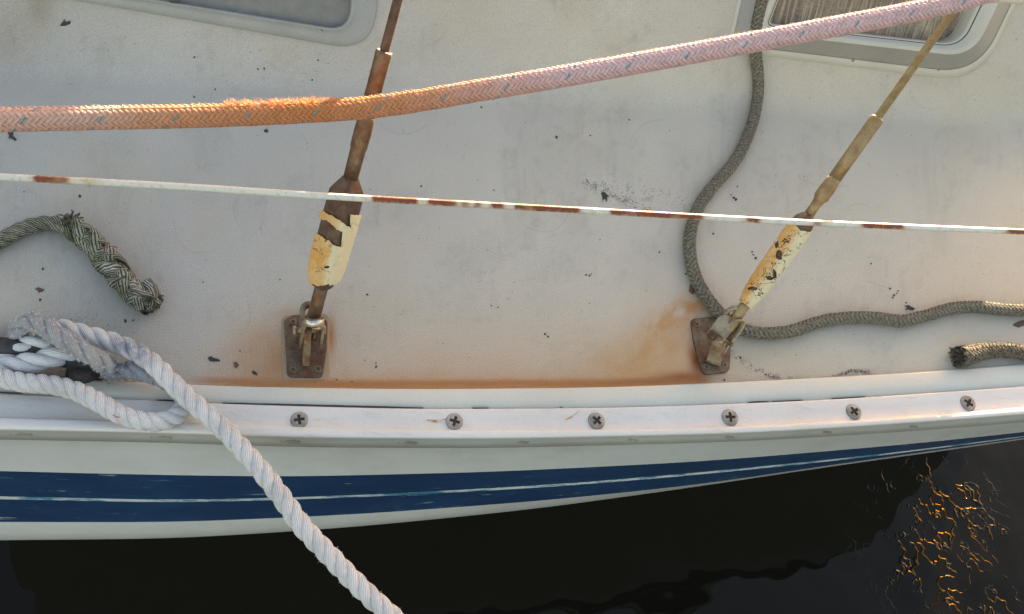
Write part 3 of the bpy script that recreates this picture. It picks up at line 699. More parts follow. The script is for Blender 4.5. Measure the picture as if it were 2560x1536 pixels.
def shroud(tag_, A, B, st, label, mats, body_sq):
    """A,B = (px,py,z) ends; st = dict of pixel-y stations with pixel widths"""
    a, b = P(*A), P(*B)
    def at(y):                                       # parameter on the line whose image has pixel row y
        lo, hi = -.5, 6.0
        for _ in range(60):
            m = (lo + hi) / 2; q = a + (b - a) * m
            if proj(q)[1] > y: lo = m
            else: hi = m
        return (lo + hi) / 2
    root = empty('shroud', a, label, 'shroud', 'wire shrouds with taped turnbuckles on the side deck')
    pt = lambda s_: a + (b - a) * s_
    def prof(lst): s_ = [at(y) for y, w_ in lst]; return s_, [w_ / 2 * pscale(pt(q)) for q, (y, w_) in zip(s_, lst)]
    s_, r_ = prof(st['rod']); V, f = lathe_along(pt, s_, r_, 18); mesh('threaded_rod', V, f, mats['rod'].m, root)
    s_, r_ = prof(st['body']); V, f = lathe_along(pt, s_, r_, 48, body_sq, .35); bo = mesh('turnbuckle', V, f, mats['body'].m, root)
    if 'upper' in st:
        s_, r_ = prof(st['upper']); V, f = lathe_along(pt, s_, r_, 20, 0); mesh('upper_rod', V, f, mats['swage'].m, root)
    s_, r_ = prof(st['swage']); V, f = lathe_along(pt, s_, r_, 24); mesh('swage_fitting', V, f, mats['swage'].m, root)
    wy, ww = st['wire']; s0 = at(wy); R = ww / 2 * pscale(pt(s0))
    V, f = lay_wire(pt(s0), pt(s0) + (b - a) / np.linalg.norm(b - a) * 2.2, R); mesh('wire', V, f, mats['wire'].m, root)
    # torn tape sleeve: a skin over the body with pieces missing
    ys = st['tape']; n1, n2 = 300, 190
    sb, rb = prof(st['body']); sl = np.linspace(at(ys[0]), at(ys[1]), n1)
    rr_ = np.interp(sl, sb, rb); P0, P1 = pt(0.), pt(1.); t = (P1 - P0) / np.linalg.norm(P1 - P0)
    aa = np.cross(t, [0, 0, 1.]); aa /= np.linalg.norm(aa); bb = np.cross(aa, t)
    TH = np.linspace(0, 2 * math.pi, n2, endpoint=False); SG, TG = np.meshgrid(np.arange(n1), TH, indexing='ij')
    T2_ = TG + .35; T3_ = T2_ - math.radians(25); g = ((1 - body_sq) + body_sq / np.maximum(np.abs(np.cos(T3_)), np.abs(np.sin(T3_)))) * (1 - .16 * body_sq)
    wr = fbm(SG * .5, TG * 15, 14, 5 + tag_); fine = fbm(SG * .5, TG * 15, 5, 8 + tag_)
    rad = rr_[:, None] * g + .0007 + .0011 * wr + .0006 * fine
    Vt = pt(0)[None, None] + (sl[:, None, None]) * (P1 - P0) + rad[..., None] * (np.cos(T2_)[..., None] * aa + np.sin(T2_)[..., None] * bb)
    ft = gridfaces(n1, n2, True); cf = Vt.reshape(-1, 3)[ft].mean(1)
    u = (ft[:, 0] // n2) / (n1 - 1.0); thf = TH[ft[:, 0] % n2]
    qx, qy = proj(cf); keep = st['torn'](qx, qy, u, thf)
    # edge peel and thickness
    vx, vy = proj(Vt.reshape(-1, 3)); ax = proj(a + (b - a) * np.repeat(sl, n2)[:, None]); off = (vx - ax[0]) + (vy - ax[1]) * .5
    og = np.clip(1.25 * ss(20, -10, off + 26 * (fbm(vx, vy, 30, 220) - .5)) * (.55 + .9 * (fbm(vx, vy, 22, 230 + tag_) - .3)), 0, 1)[:, None]
    tc = np.array([.60, .55, .38]) * (1 - og) + np.array([.55, .29, .08]) * og
    og = (ss(.35, .75, fbm(vx, vy, 16, 240)) * .5 * (og[:, 0] > .2))[:, None]; tc = tc * (1 - og) + np.array([.60, .42, .17]) * og
    me_o = mesh('tape', Vt.reshape(-1, 3), ft[keep], m_tape.m, root, col=tc)
    md = me_o.modifiers.new('s', 'SOLIDIFY'); md.thickness = .0007; md.offset = 1
    return root, pt, at, a, b
def torn1(x, y, u, th):
    n = fbm(x, y, 16, 201); n2 = fbm(x, y, 7, 202)
    v = (x - 800) * .28 + (y - 560)                    # slanting bands
    vv = y - (x - 797) * .62
    up = vv < 515 + 12 * n                             # bare top, with one peeled band below it
    gap = (vv > 535 + 14 * n) & (vv < 577 + 18 * n) & (x < 858 - (y - 560) * .1)
    right = (x > 868) & (y < 535 + 8 * n2)
    bot = y > 706 + 12 * n2
    small = (np.hypot((x - 818) / 9, (y - 668) / 4) < .6 + .8 * n2 - .2) | (np.hypot((x - 815) / 5, (y - 603) / 3) < .7)
    n3 = fbm(x, y, 24, 205, 4); crk = (np.abs(n3 - .5) < .008) & (n > .45)
    return ~((up & (x < 875)) | gap | right | bot | small | crk)
def torn2(x, y, u, th):
    n = fbm(x, y, 10, 211); n2 = fbm(x, y, 26, 212); d = (x - 1985) * .82 + (y - 575) * .57        # across
    along = (1995 - x) * .57 + (y - 560) * .82
    a = along; ac = (x - 1992 + (y - 560) * .70)
    n3 = fbm(x, y, 17, 215, 3); crack = ((np.abs(n3 - .5) < .011) & (n2 > .42)) | ((np.abs(fbm(x, y, 30, 217, 4) - .47) < .012) & (ac > -6))
    holes = (np.hypot((x - 1948) / 7, (y - 637) / 12) < .55 + n) & (y > 625) | (np.hypot((x - 1942) / 6, (y - 612) / 14) < .35 + .9 * n) | (np.hypot((x - 1935) / 8, (y - 684) / 16) < .2 + .9 * n) | (np.hypot((x - 1925) / 10, (y - 695) / 6) < .5 + .6 * n) | (np.hypot((x - 1882) / 12, (y - 722) / 5) < .5 + .8 * n)
    top = (y < 575 + 8 * n) & (x > 1986 + (y - 560) * .9)
    bot = (a > 238 + 8 * n)
    return ~(crack | holes | top | bot)
mats1 = dict(rod=m_swage, body=m_rust, swage=m_swage, wire=m_rust)
mats2 = dict(rod=m_tansw, body=m_plate, swage=m_tansw, wire=m_tan)
r1_, pt1, at1, a1, b1 = shroud(1, (779, 812, .050), (1000, -20, .345),
    dict(rod=[(812, 34), (735, 34), (700, 33)], body=[(716, 46), (708, 52), (694, 66), (672, 72), (640, 76), (585, 79), (530, 80), (492, 80), (480, 79), (468, 66), (452, 46), (444, 38)],
         upper=[(450, 37), (400, 39), (372, 40), (368, 44), (330, 46), (300, 43), (285, 41)], swage=[(290, 42), (200, 41), (150, 42), (136, 43), (129, 42), (127, 34), (132, 27)],
         wire=(140, 25), tape=(716, 492), torn=torn1),
    'shroud with rusty brown wire and fat turnbuckle whose cream tape is torn open', mats1, .7)
r2_, pt2, at2, a2, b2 = shroud(2, (1832, 806, .050), (2385, 25, .33),
    dict(rod=[(822, 30), (770, 27), (745, 26)], body=[(762, 30), (752, 34), (735, 44), (700, 50), (650, 53), (600, 54), (560, 56), (550, 52), (541, 36), (537, 26)],
         upper=[(545, 25), (512, 25), (500, 30), (495, 38), (478, 39), (462, 38), (455, 35), (448, 34)], swage=[(452, 33), (380, 34), (305, 35), (297, 35), (295, 29), (300, 22)],
         wire=(305, 21), tape=(762, 556), torn=torn2),
    'shroud with tan wire and slim cracked-tape turnbuckle leaning over the dark grey cord', mats2, .1)

q = [P(868, 500, .158), P(866, 520, .152), P(856, 560, .141), P(850, 590, .133)]
V, f = tube_mesh(spline(np.array(q), 20)[0], .0032, 12); mesh('inner_rod', V, f, m_steel.m, r1_)
# toggles
def ustrap(base, tip, side, gap, wid, thk, wdir, nb=12):
    """U shaped strap: two legs from base to tip, spaced +-gap along side, joined by a bend at tip"""
    base, tip, side = map(lambda q: np.array(q, float), (base, tip, side)); t = tip - base; L = np.linalg.norm(t); t /= L
    side = side - t * (side @ t); side /= np.linalg.norm(side); wd = np.cross(t, side)
    pts = [base + side * gap]; 
    pts.append(base + side * gap + t * L * .5)
    for k in range(nb + 1):
        a = math.pi * k / nb; pts.append(base + t * L + side * gap * math.cos(a) + t * gap * math.sin(a))
    pts += [base - side * gap + t * L * .5, base - side * gap]
    pts = np.array(pts); tg = np.gradient(pts, axis=0); tg /= np.linalg.norm(tg, axis=1)[:, None]
    nn = np.cross(tg, wd); V = []
    for p, n_ in zip(pts, nn):
        for cx, cy in ((-1, -.55), (-.85, -1), (.85, -1), (1, -.55), (1, .55), (.85, 1), (-.85, 1), (-1, .55)):
            V.append(p + wd * wid * cx + n_ * thk * cy)
    f = gridfaces(len(pts), 8, True).tolist() + [list(range(8)), [(len(pts) - 1) * 8 + k for k in range(8)][::-1]]
    return np.array(V), f
def pin(p0, p1, r, head=1.6, hl=.003):
    p0, p1 = np.array(p0), np.array(p1); t = (p1 - p0) / np.linalg.norm(p1 - p0)
    return vcat([tube_mesh([p0, p1], r, 16), tube_mesh([p0 - t * hl, p0 + t * .0005], r * head, 16), tube_mesh([p1 - t * .0005, p1 + t * hl * .6], r * head * .85, 16)])
# left toggle: pin across picture, upright lug, front bright strap and rear grey strap
k1 = pscale(P(770, 830, .04))
pinc = P(770, 826, .036); xd = np.append(bt, 0)
lug_b = P(764, 905, .006); lug_t = P(769, 832, .038)
V, f = bar(lug_b, lug_t, np.cross(xd, lug_t - lug_b), .0085, .0085); mesh('eye', V, f, m_steel.m, pl1, smooth=False)
tdir = (b1 - a1) / np.linalg.norm(b1 - a1)
fr = P(784, 818, .055)
V, f = ustrap(P(776, 862, .022), P(784, 818, .052), xd, 24 * k1, .0055, .0016, None); mesh('toggle_strap', V, f, m_tang.m, r1_)
bandp = []
for k in range(15):
    a = math.pi * k / 14; c = P(785, 806, .060); bandp.append(c + xd * 22 * k1 * math.cos(a) + (np.array([0, -.006, .008])) * math.sin(a))
bandp = np.array(bandp); wdv = tdir; V = []
for p in bandp:
    nn = (p - P(785, 806, .060)); nn = nn / (np.linalg.norm(nn) + 1e-9)
    for cx, cy in ((-1, -.5), (-.85, .6), (.85, .6), (1, -.5)): V.append(p + wdv * 10 * k1 * cx + nn * .0016 * cy)
mesh('toggle_band', np.array(V), gridfaces(15, 4, True).tolist() + [[0, 1, 2, 3], [59, 58, 57, 56]], m_chrome.m, r1_)
V, f = ustrap(P(770, 850, .020), P(772, 778, .030), xd, 16 * k1, .0105, .0030, None); mesh('toggle_strap', V, f, m_steel.m, r1_)
V, f = pin(pinc - xd * 30 * k1, pinc + xd * 40 * k1, .0036); mesh('clevis_pin', V, f, m_tang.m, r1_)
# right toggle: broad tan strap leaning with the shroud
k2 = pscale(P(1820, 830, .04)); dp = (b2 - a2) / np.linalg.norm(b2 - a2)
sd2 = P(1850, 850, .03) - P(1800, 822, .03); sd2 /= np.linalg.norm(sd2)
lb, lt = P(1783, 908, .005), P(1800, 850, .034)
V, f = bar(lb, lt, sd2, .0088, .008, 1.15); mesh('eye', V, f, m_steel.m, pl2, smooth=False)
up_ = np.array([0, -.25, 1.0]) / np.linalg.norm([0, -.25, 1.0])
def strip(pts, wid, thk, wdirs):
    pts = np.array(pts); n = len(pts); tg = np.gradient(pts, axis=0); tg /= np.linalg.norm(tg, axis=1)[:, None]
    V = []
    for p, t_, wd in zip(pts, tg, wdirs):
        wd = wd - t_ * (wd @ t_); wd = wd / np.linalg.norm(wd); nn = np.cross(t_, wd)
        for cx, cy in ((-1, -.5), (-.9, -1), (.9, -1), (1, -.5), (1, .5), (.9, 1), (-.9, 1), (-1, .5)): V.append(p + wd * wid * cx + nn * thk * cy)
    return np.array(V), gridfaces(n, 8, True).tolist() + [list(range(8)), [(n - 1) * 8 + k for k in range(8)][::-1]]
# broad cheek facing the camera, with an oval ring at its top that the rod passes through
V, f = bar(P(1786, 846, .038), P(1812, 812, .050), sd2, 24 * k2, .003, .92); mesh('toggle_cheek', V, f, m_tang.m, r2_, smooth=False)
c = P(1830, 790, .055); rp = [c + (22 * k2 * math.cos(a) * dp + 15 * k2 * math.sin(a) * sd2) for a in np.linspace(0, 2 * math.pi, 26)]
V, f = tube_mesh(rp, .0032, 10, cap=False); mesh('toggle_loop', V, f, m_tang.m, r2_)
# narrow strap bending over on the right and running down behind the cheek
q = np.array([P(1822, 808, .055), P(1835, 801, .058), P(1850, 803, .056), P(1853, 812, .051), P(1843, 830, .044), P(1828, 848, .036), P(1812, 868, .026), P(1800, 885, .018)]); q, _ = spline(q, 30)
V, f = strip(q, .0058, .0014, [up_ * .8 + sd2 * .35] * 30); mesh('toggle_band', V, f, m_tang.m, r2_)
V, f = bar(P(1802, 884, .014), P(1836, 834, .030), sd2, 9 * k2, .0025, .8); mesh('toggle_cheek', V, f, m_steel.m, r2_, smooth=False)
V, f = pin(P(1780, 838, .043), P(1826, 858, .034), .0040, 1.5); mesh('clevis_pin', V, f, m_steel.m, r2_)
q = np.array([P(1783 + 7 * math.cos(a), 842 + 9 * math.sin(a), .049 + .001 * math.sin(3 * a)) for a in np.linspace(0, 5.4, 24)]); V, f = tube_mesh(q, .0009, 8); mesh('split_ring', V, f, m_slot.m, r2_)

# ------------------------------------------------------------------ lifeline
q = np.array([(-300, 427), (0, 443), (450, 467), (900, 496), (1449, 526), (2000, 556), (2560, 580), (3000, 598)], float)
lz = np.interp(q[:, 0], [-300, 900, 3000], [.205, .215, .235])
pts = np.array([P(a, b, z) for (a, b), z in zip(q, lz)]); path, sl = spline(pts, 900)
V, Fc = tube_mesh(path, 8.6 * pscale(P(900, 496, .215)), 14)
x, y = proj(V); ang = y - np.interp(x, q[:, 0], q[:, 1])
cl = np.tile([.60, .60, .56], (len(V), 1)); n1 = fbm(x, y, 24, 301); n2 = fbm(x, y, 6, 303)
for a, b, s_ in [(84, 160, 1), (150, 172, .6), (930, 1045, 1), (1068, 1142, .95), (1150, 1175, .5), (1185, 1204, .6), (1225, 1262, .8), (1284, 1345, .8), (1330, 1450, .95), (1525, 1610, .8), (1590, 1740, 1), (1700, 1760, .8), (1865, 1900, .85), (2035, 2055, .5), (2155, 2260, .95), (2515, 2620, .9)]:
    m = ss(a - 6, a + 10, x + 10 * (n2 - .5)) * ss(b + 6, b - 10, x + 10 * (n2 - .5)) * s_ * np.clip(1.25 - (np.abs(ang + 1) / 9) ** 2 * 1.0 + (n2 - .5), 0, 1)
    halo = ss(a - 30, a, x) * ss(b + 30, b, x) * .35
    cl = cl * (1 - halo[:, None]) + np.array([.52, .33, .16]) * halo[:, None]
    m = np.clip(m * 1.35, 0, 1); cl = cl * (1 - m[:, None]) + (np.array([.24, .050, .012]) * (1 - n2[:, None] * .7) + np.array([.05, .02, .02]) * n2[:, None] * .7) * m[:, None]
m = np.exp(-((x - 225) / 28) ** 2) * .5; cl = cl * (1 - m[:, None]) + np.array([.42, .34, .10]) * m[:, None]
cl *= (1 - .22 * ss(.6, .72, n2))[:, None]
tag(mesh('lifeline', V, Fc, m_life.m, col=cl), 'thin white coated lifeline with rust patches stretched across above both turnbuckles', 'lifeline')

# ------------------------------------------------------------------ ropes
def braid(path, up, R, N, pitch, taper=None, wk=1.04, amp=.055, jit=0.0, k_only=None):
    """tubular 2/2 braid; returns {'+':[(k,V,F,uv)...]}"""
    L = np.concatenate([[0], np.cumsum(np.linalg.norm(np.diff(path, axis=0), axis=1))]); tot = L[-1]
    per = 8; n = max(int(tot / pitch * (N / 2) * per), 10); s = np.linspace(0, tot, n)
    p = np.stack([np.interp(s, L, path[:, k]) for k in range(3)], -1); t, nn, bb = frames(p, up)
    Rs = np.full(n, R) if taper is None else R * np.interp(s / tot, *taper)
    al = math.atan(2 * math.pi * R / pitch); half = .5 * (2 * math.pi * R / N) * math.cos(al) * wk; out = []
    for sg in (1, -1):
        for k in range(N):
            ph = sg * 2 * math.pi * s / pitch + 2 * math.pi * (k + (.5 if sg < 0 else 0)) / N
            tri = np.clip(np.sin(ph * N / 2) * 1.7, -1, 1)
            jj = 1 + jit * (np.random.default_rng(int(k * 7 + sg + 50)).random(n) - .5) if jit else 1
            r = Rs * (1 + sg * amp * tri - amp) * jj
            no = np.cos(ph)[:, None] * nn + np.sin(ph)[:, None] * bb
            q = p + r[:, None] * no
            h = half * (Rs / R); V, f, uv = ribbon_tube(q, no, h, h * .42, 6)
            out.append((sg, k, V, f, uv))
    return out
def laid(path, up, R, pitch, seg=14, R_of=None, phase=0.0):
    """three strand laid rope: three (V, F, uv)"""
    L = np.concatenate([[0], np.cumsum(np.linalg.norm(np.diff(path, axis=0), axis=1))]); tot = L[-1]
    n = int(tot / pitch * 22) + 4; s = np.linspace(0, tot, n)
    p = np.stack([np.interp(s, L, path[:, k]) for k in range(3)], -1); t, nn, bb = frames(p, up)
    Rr = np.full(n, R) if R_of is None else R * np.interp(s / tot, *R_of); out = []
    for k in range(3):
        th = (2 * math.pi * s / pitch) + 2 * math.pi * k / 3 + phase
        no = np.cos(th)[:, None] * nn + np.sin(th)[:, None] * bb
        q = p + (Rr * .50)[:, None] * no
        out.append(ribbon_tube(q, no, Rr * .53, Rr * .50, seg))
    return out
def fuzz(name, V, N, count, length, rad, parent, m, seed=5, zmin=None):
    """short broken filaments standing off a rope surface"""
    r = np.random.default_rng(seed); idx = r.integers(0, len(V), count); vs_ = []; fs = []
    for i in idx:
        p = V[i]; n_ = N[i]; d = n_ * r.uniform(.3, 1) + r.normal(0, .6, 3); d /= np.linalg.norm(d); l = length * r.uniform(.3, 1)
        e = r.normal(0, 1, 3); e -= d * (e @ d); e /= np.linalg.norm(e); e2 = np.cross(d, e); mid = p + d * l * .5 + e * l * .12; o = len(vs_)
        for c, w_ in ((p, rad), (mid, rad * .8), (p + d * l, rad * .3)):
            for a in (0, 2.09, 4.19): vs_.append(c + w_ * (math.cos(a) * e + math.sin(a) * e2))
        for q in (0, 3):
            for k in range(3): fs.append([o + q + k, o + q + (k + 1) % 3, o + q + 3 + (k + 1) % 3, o + q + 3 + k])
    return tag(mesh(name, np.array(vs_), np.array(fs), m.m, parent), kind='stuff')
def vert_normals(V, path):
    D = V[:, None] - path[None, ::max(1, len(path) // 120)]; j = np.argmin((D ** 2).sum(-1), 1); d = V - path[::max(1, len(path) // 120)][j]
    return d / np.linalg.norm(d, axis=1)[:, None]

# pink / orange stained braided rope
pr = [(-330, 306), (-150, 303), (0, 300), (260, 295), (517, 290), (724, 282), (900, 271), (1035, 254), (1242, 219), (1449, 184), (1656, 147), (1863, 109), (2070, 70), (2277, 31), (2400, 3), (2483, -22), (2700, -75), (2950, -130)]
pz = np.interp([a for a, _ in pr], [-330, 0, 900, 1450, 2070, 2480, 2950], [.285, .285, .292, .335, .385, .42, .45])
pts = np.array([P(a, b, z) for (a, b), z in zip(pr, pz)]); pts[:, 2] += .0
path, _ = spline(pts, 700)
RB = 26.0 * pscale(P(900, 271, .292)); 
def pink_col(V):
    x, y = proj(V); n = fbm(x, y, 60, 401); n2 = fbm(x, y, 12, 403)
    pink = np.array([.66, .46, .49]); orange = np.array([.56, .25, .12]); tan_ = np.array([.60, .39, .32])
    k = ss(1500, 950, x + 120 * (n - .5))[:, None]; c = pink * (1 - k) + orange * k
    k = ss(560, 150, x + 200 * (n - .5))[:, None]; c = c * (1 - k) + tan_ * k
    k = (.6 * ss(1050, 750, x) * ss(560, 760, x))[:, None]; c = c * (1 - k) + np.array([.52, .18, .05]) * k
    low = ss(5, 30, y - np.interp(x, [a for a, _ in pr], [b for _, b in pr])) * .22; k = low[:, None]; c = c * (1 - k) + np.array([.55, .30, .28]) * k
    return c * (.86 + .28 * n2)[:, None]
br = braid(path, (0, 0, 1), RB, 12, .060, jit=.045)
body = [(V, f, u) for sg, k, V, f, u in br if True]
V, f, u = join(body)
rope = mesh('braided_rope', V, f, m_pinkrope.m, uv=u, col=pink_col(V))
tag(rope, 'thick braided rope, rust orange at left fading to pink at right, above the deck', 'rope')
tv_ = [(V, f, u) for sg, k, V, f, u in br if sg == -1 and k == 0][0]; cx = tv_[0].reshape(-1, 6, 3); cc = cx.mean(1, keepdims=True); tv_ = ((cc + (cx - cc) * .66 + (cc - path[np.argmin(((cc[:, 0, None] - path[None]) ** 2).sum(-1), 1)][:, None]) * .035).reshape(-1, 3), tv_[1], tv_[2]); mesh('tracer_yarn', tv_[0], tv_[1], m_fleck.m, rope, uv=tv_[2])
Vc, Fc = tube_mesh(path[::6], RB * .82, 12); mesh('rope_core', Vc, Fc, m_pinkrope.m, rope, col=pink_col(Vc) * .5)
m_pf = Mat('pink_fuzz', (.62, .45, .40), .9)
x, y = proj(V); sel = (x > -50) & (x < 2600); Vs = V[sel]; nn_ = vert_normals(Vs[::12], path); 
fuzz('fuzz', Vs[::12], nn_, 12000, .0030, .00017, rope, m_pf)
s2 = (x > 560) & (x < 840) & (y < np.interp(x, [a for a, _ in pr], [b for _, b in pr]) - 14); V2_ = V[s2][::3]; m_of = Mat('orange_fuzz', (.60, .28, .12), .9)
fuzz('fuzz', V2_, vert_normals(V2_, path), 1500,   .0060, .0002, rope, m_of, 9)

# dirty grey braid cord lying on the deck
def deck_rope_pts(L, r, extra=None):
    out = []
    for i, t in enumerate(L):
        off = r * 1.0 + (t[2] if len(t) > 2 else 0)
        out.append(S(np.array(float(t[0])), np.array(float(t[1])), off))
    return np.array(out)
RG = 14.5 * pscale(P(1750, 600, .01))
gp_ = []
for (a, b) in GCORD:
    lift = .017 if b < 90 else (.012 if b < 150 else 0)
    gp_.append((a, b, lift))
path, _ = spline(deck_rope_pts(gp_, RG), 500)
V, f, u = join([q[2:] for q in braid(path, (0, 0, 1), RG, 6, .040, amp=.10, jit=.08, wk=.92)])
cord = mesh('mooring_cord', V, f, m_grayrope.m, uv=u); tag(cord, 'long dirty grey braided cord curling over the deck from the window to the right edge', 'cord')
Vc, Fc = tube_mesh(path[::5], RG * .8, 10); mesh('cord_core', Vc, Fc, m_dirt.m, cord)
fuzz('fuzz', V[::10], vert_normals(V[::10], path), 2600, .0028, .00014, cord, m_grayrope, 13)
# frayed rope end at the right
RE = 17 * pscale(P(2450, 880, .01))
path, _ = spline(deck_rope_pts([(2398, 892), (2425, 888), (2460, 878), (2510, 876), (2570, 882), (2650, 880)], RE * 1.1), 120)
V, f, u = join([q[2:] for q in braid(path, (0, 0, 1), RE, 8, .05, taper=([0, .1, .25, .4, 1], [1.45, 1.3, 1.12, 1.0, 1.0]), amp=.09, jit=.12)])
fe = mesh('frayed_rope_end', V, f, m_dark.m, uv=u); tag(fe, 'short frayed end of dark grey braided rope beside the rail near the right edge', 'rope')
Vc, Fc = tube_mesh(path, np.linspace(RE * 1.1, RE * .8, len(path)), 10); mesh('rope_core', Vc, Fc, m_dirt.m, fe)
e0 = path[0]; r_ = np.random.default_rng(3); parts = []
for k in range(46):                                   # cut yarn tufts
    a = r_.uniform(0, 2 * math.pi); rad_ = RE * 1.25 * math.sqrt(r_.uniform(.05, 1)); t0 = (path[0] - path[8]); t0 /= np.linalg.norm(t0); b_ = np.cross(t0, [0, 0, 1.]); c_ = np.cross(b_, t0)
    s0 = e0 - t0 * .004 + rad_ * (math.cos(a) * b_ + math.sin(a) * c_); dr = t0 + .35 * (math.cos(a) * b_ + math.sin(a) * c_) + r_.normal(0, .15, 3); dr /= np.linalg.norm(dr)
    q = np.array([s0 + dr * s_ * .011 * r_.uniform(.8, 1.1) for s_ in (0, .35, .7, 1)]); q[:, 2] = np.maximum(q[:, 2], .001)
    parts.append(ribbon_tube(q, np.tile(c_, (4, 1)), .0011, .0009, 6))
V2_, f2_, u2_ = join(parts); mesh('yarn_tuft', V2_, f2_, m_dark.m, fe, uv=u2_)['kind'] = 'stuff'
fuzz('fuzz', V[::8], vert_normals(V[::8], path), 3200, .0050, .00020, fe, m_dark, 17)

# green-grey back spliced rope end at the left
RL = 20 * pscale(P(60, 580, .01))
gre = empty('spliced_rope_end', P(165, 560, 0), 'mildewed green-grey rope end with lumpy back splice on the deck at left', 'rope')
path, _ = spline(deck_rope_pts([(-160, 690), (-60, 630), (0, 603), (40, 580), (90, 562), (140, 560), (185, 580), (225, 620)], RL), 160)
for k, (V, f, u) in enumerate(laid(path, (0, 0, 1), RL, .038)): mesh('strand', V, f, m_green.m, gre, uv=u)
RS = 37 * pscale(P(280, 660, .01))
path, _ = spline(deck_rope_pts([(158, 556), (190, 575), (235, 618), (285, 672), (330, 720), (372, 765)], RS * .9), 120)
sp = braid(path, (0, 0, 1), RS * .74, 3, .078, taper=([0, .08, .2, .8, 1], [.62, .9, 1.0, 1.08, .95]), wk=.86, amp=.20, jit=.02)
for sg, k, V, f, u in sp:
    # fatter strands
    cx = V.reshape(-1, 6, 3); cc = cx.mean(1, keepdims=True); V = (cc + (cx - cc) * np.array([1.0, 1.0, 1.0])).reshape(-1, 3)
    mesh('tucked_strand', V, f, m_green.m, gre, uv=u)
Vc, Fc = tube_mesh(path, RS * .66 * np.interp(np.linspace(0, 1, len(path)), [0, .15, 1], [.7, 1, 1]), 16)
uvc = np.stack([(np.arange(len(Vc)) % 16) / 16, (np.arange(len(Vc)) // 16) * .002], -1); mesh('core', Vc, Fc, m_green.m, gre, uv=uvc)
# crown knot: three fat lobes folded over the end
ce = deck_rope_pts([(374, 752)], RS * .95)[0]; ta = path[-1] - path[-12]; ta /= np.linalg.norm(ta); sb_ = np.cross(ta, [0, 0, 1.]); sb_ /= np.linalg.norm(sb_); sc_ = np.cross(sb_, ta)
for k in range(6):
    a0 = k * 1.047 + .3; e_ = math.cos(a0) * sb_ + math.sin(a0) * sc_; g_ = -math.sin(a0) * sb_ + math.cos(a0) * sc_; sg = 1 if k % 2 else -1
    q = np.array([ce + ta * RS * (-1.15) + e_ * RS * .62 - sg * g_ * RS * .35, ce + ta * RS * (-.45) + e_ * RS * .66 - sg * g_ * RS * .1, ce + ta * RS * .12 + e_ * RS * .46 + sg * g_ * RS * .18, ce + ta * RS * .34 + e_ * RS * .05 + sg * g_ * RS * .22, ce + ta * RS * .05 - e_ * RS * .2])
    pp, _ = spline(q, 30); pp[:, 2] = np.maximum(pp[:, 2], RS * .3); V, f, u = ribbon_tube(pp, np.tile(g_, (30, 1)), RS * .34, RS * .32, 14); mesh('crown_strand', V, f, m_green.m, gre, uv=u)
r_e = np.random.default_rng(12); parts = []
for k in range(60):
    a = r_e.uniform(0, 6.28); rd = RS * .75 * math.sqrt(r_e.uniform(0, 1)); s0 = ce + ta * RS * .15 + rd * (math.cos(a) * sb_ + math.sin(a) * sc_); d = ta + r_e.normal(0, .35, 3); d /= np.linalg.norm(d)
    q = np.array([s0, s0 + d * .003, s0 + d * .0062]); q[:, 2] = np.maximum(q[:, 2], .001); parts.append(ribbon_tube(q, np.tile(sc_, (3, 1)), .0009, .0008, 6))
V, f, u = join(parts); mesh('frayed_tip', V, f, m_green.m, gre, uv=u)['kind'] = 'stuff'
rr_n = np.random.default_rng(8); VV = np.vstack([v[2] for v in sp]); fuzz('fuzz', VV[::6], vert_normals(VV[::6], path), 900, .005, .00016, gre, m_green, 19)
tp_ = P(172, 542, .03); parts = []
for k in range(30):
    d = rr_n.normal(0, 1, 3); d[2] = abs(d[2]) * .6; d /= np.linalg.norm(d); s0 = tp_ - [0, 0, .004] + rr_n.normal(0, .004, 3); q = np.array([s0, s0 + d * .0022, s0 + d * .004 + rr_n.normal(0, .0015, 3)]); parts.append(ribbon_tube(q, np.tile(np.cross(d, [1., .3, 0]), (3, 1)), .0009, .0008, 6))
V, f, u = join(parts); mesh('loose_yarn', V, f, m_green.m, gre, uv=u)['kind'] = 'stuff'
q = np.array([P(a, b, z) for a, b, z in [(258, 619, .0320), (270, 617, .0335), (284, 617, .0325), (294, 619, .029)]]); V, f = tube_mesh(spline(q, 16)[0], .0006, 6); mesh('red_yarn', V, f, m_red.m, gre)
q = np.array([P(a, b, z) for a, b, z in [(290, 728, .010), (305, 737, .006), (322, 735, .008), (334, 727, .016)]]); V, f = tube_mesh(spline(q, 16)[0], .00035, 5); mesh('loose_fibre', V, f, m_white.m, gre)

# white three-strand dock line with its loop over the cleat
dl = empty('dock_line', P(430, 930, .01), 'white three-strand dock line coming from the cleat and hanging down over the blue stripes', 'rope')
RW = 25.5 * pscale(P(500, 1000, .035))
def lrope(name, pts, R, pitch, m, R_of=None, phase=0., split=True):
    q = np.array([P(a, b, z) for a, b, z in pts]); path, _ = spline(q, 40 * len(pts))
    st = laid(path, (0, 0, 1), R, pitch, 14, R_of, phase)
    if split:
        for V, f, u in st: mesh(name, V, f, m.m, dl, uv=u)
    else:
        V, f, u = join(st); mesh(name, V, f, m.m, dl, uv=u)
    return path, np.vstack([s_[0] for s_ in st])
main = [(60, 806, .028), (85, 805, .032), (150, 822, .036), (215, 838, .036), (262, 850, .037), (330, 875, .038), (385, 912, .040), (430, 958, .040), (480, 1005, .038), (545, 1060, .036), (600, 1118, .036), (655, 1180, .035), (705, 1245, .032), (755, 1315, .028), (815, 1380, .022), (880, 1448, .016), (950, 1515, .010), (1040, 1590, .0), (1200, 1700, -.02)]
main = [(118, 832, .024)] + main[2:]
mp, mv = lrope('strand', main, RW, .050, m_white)
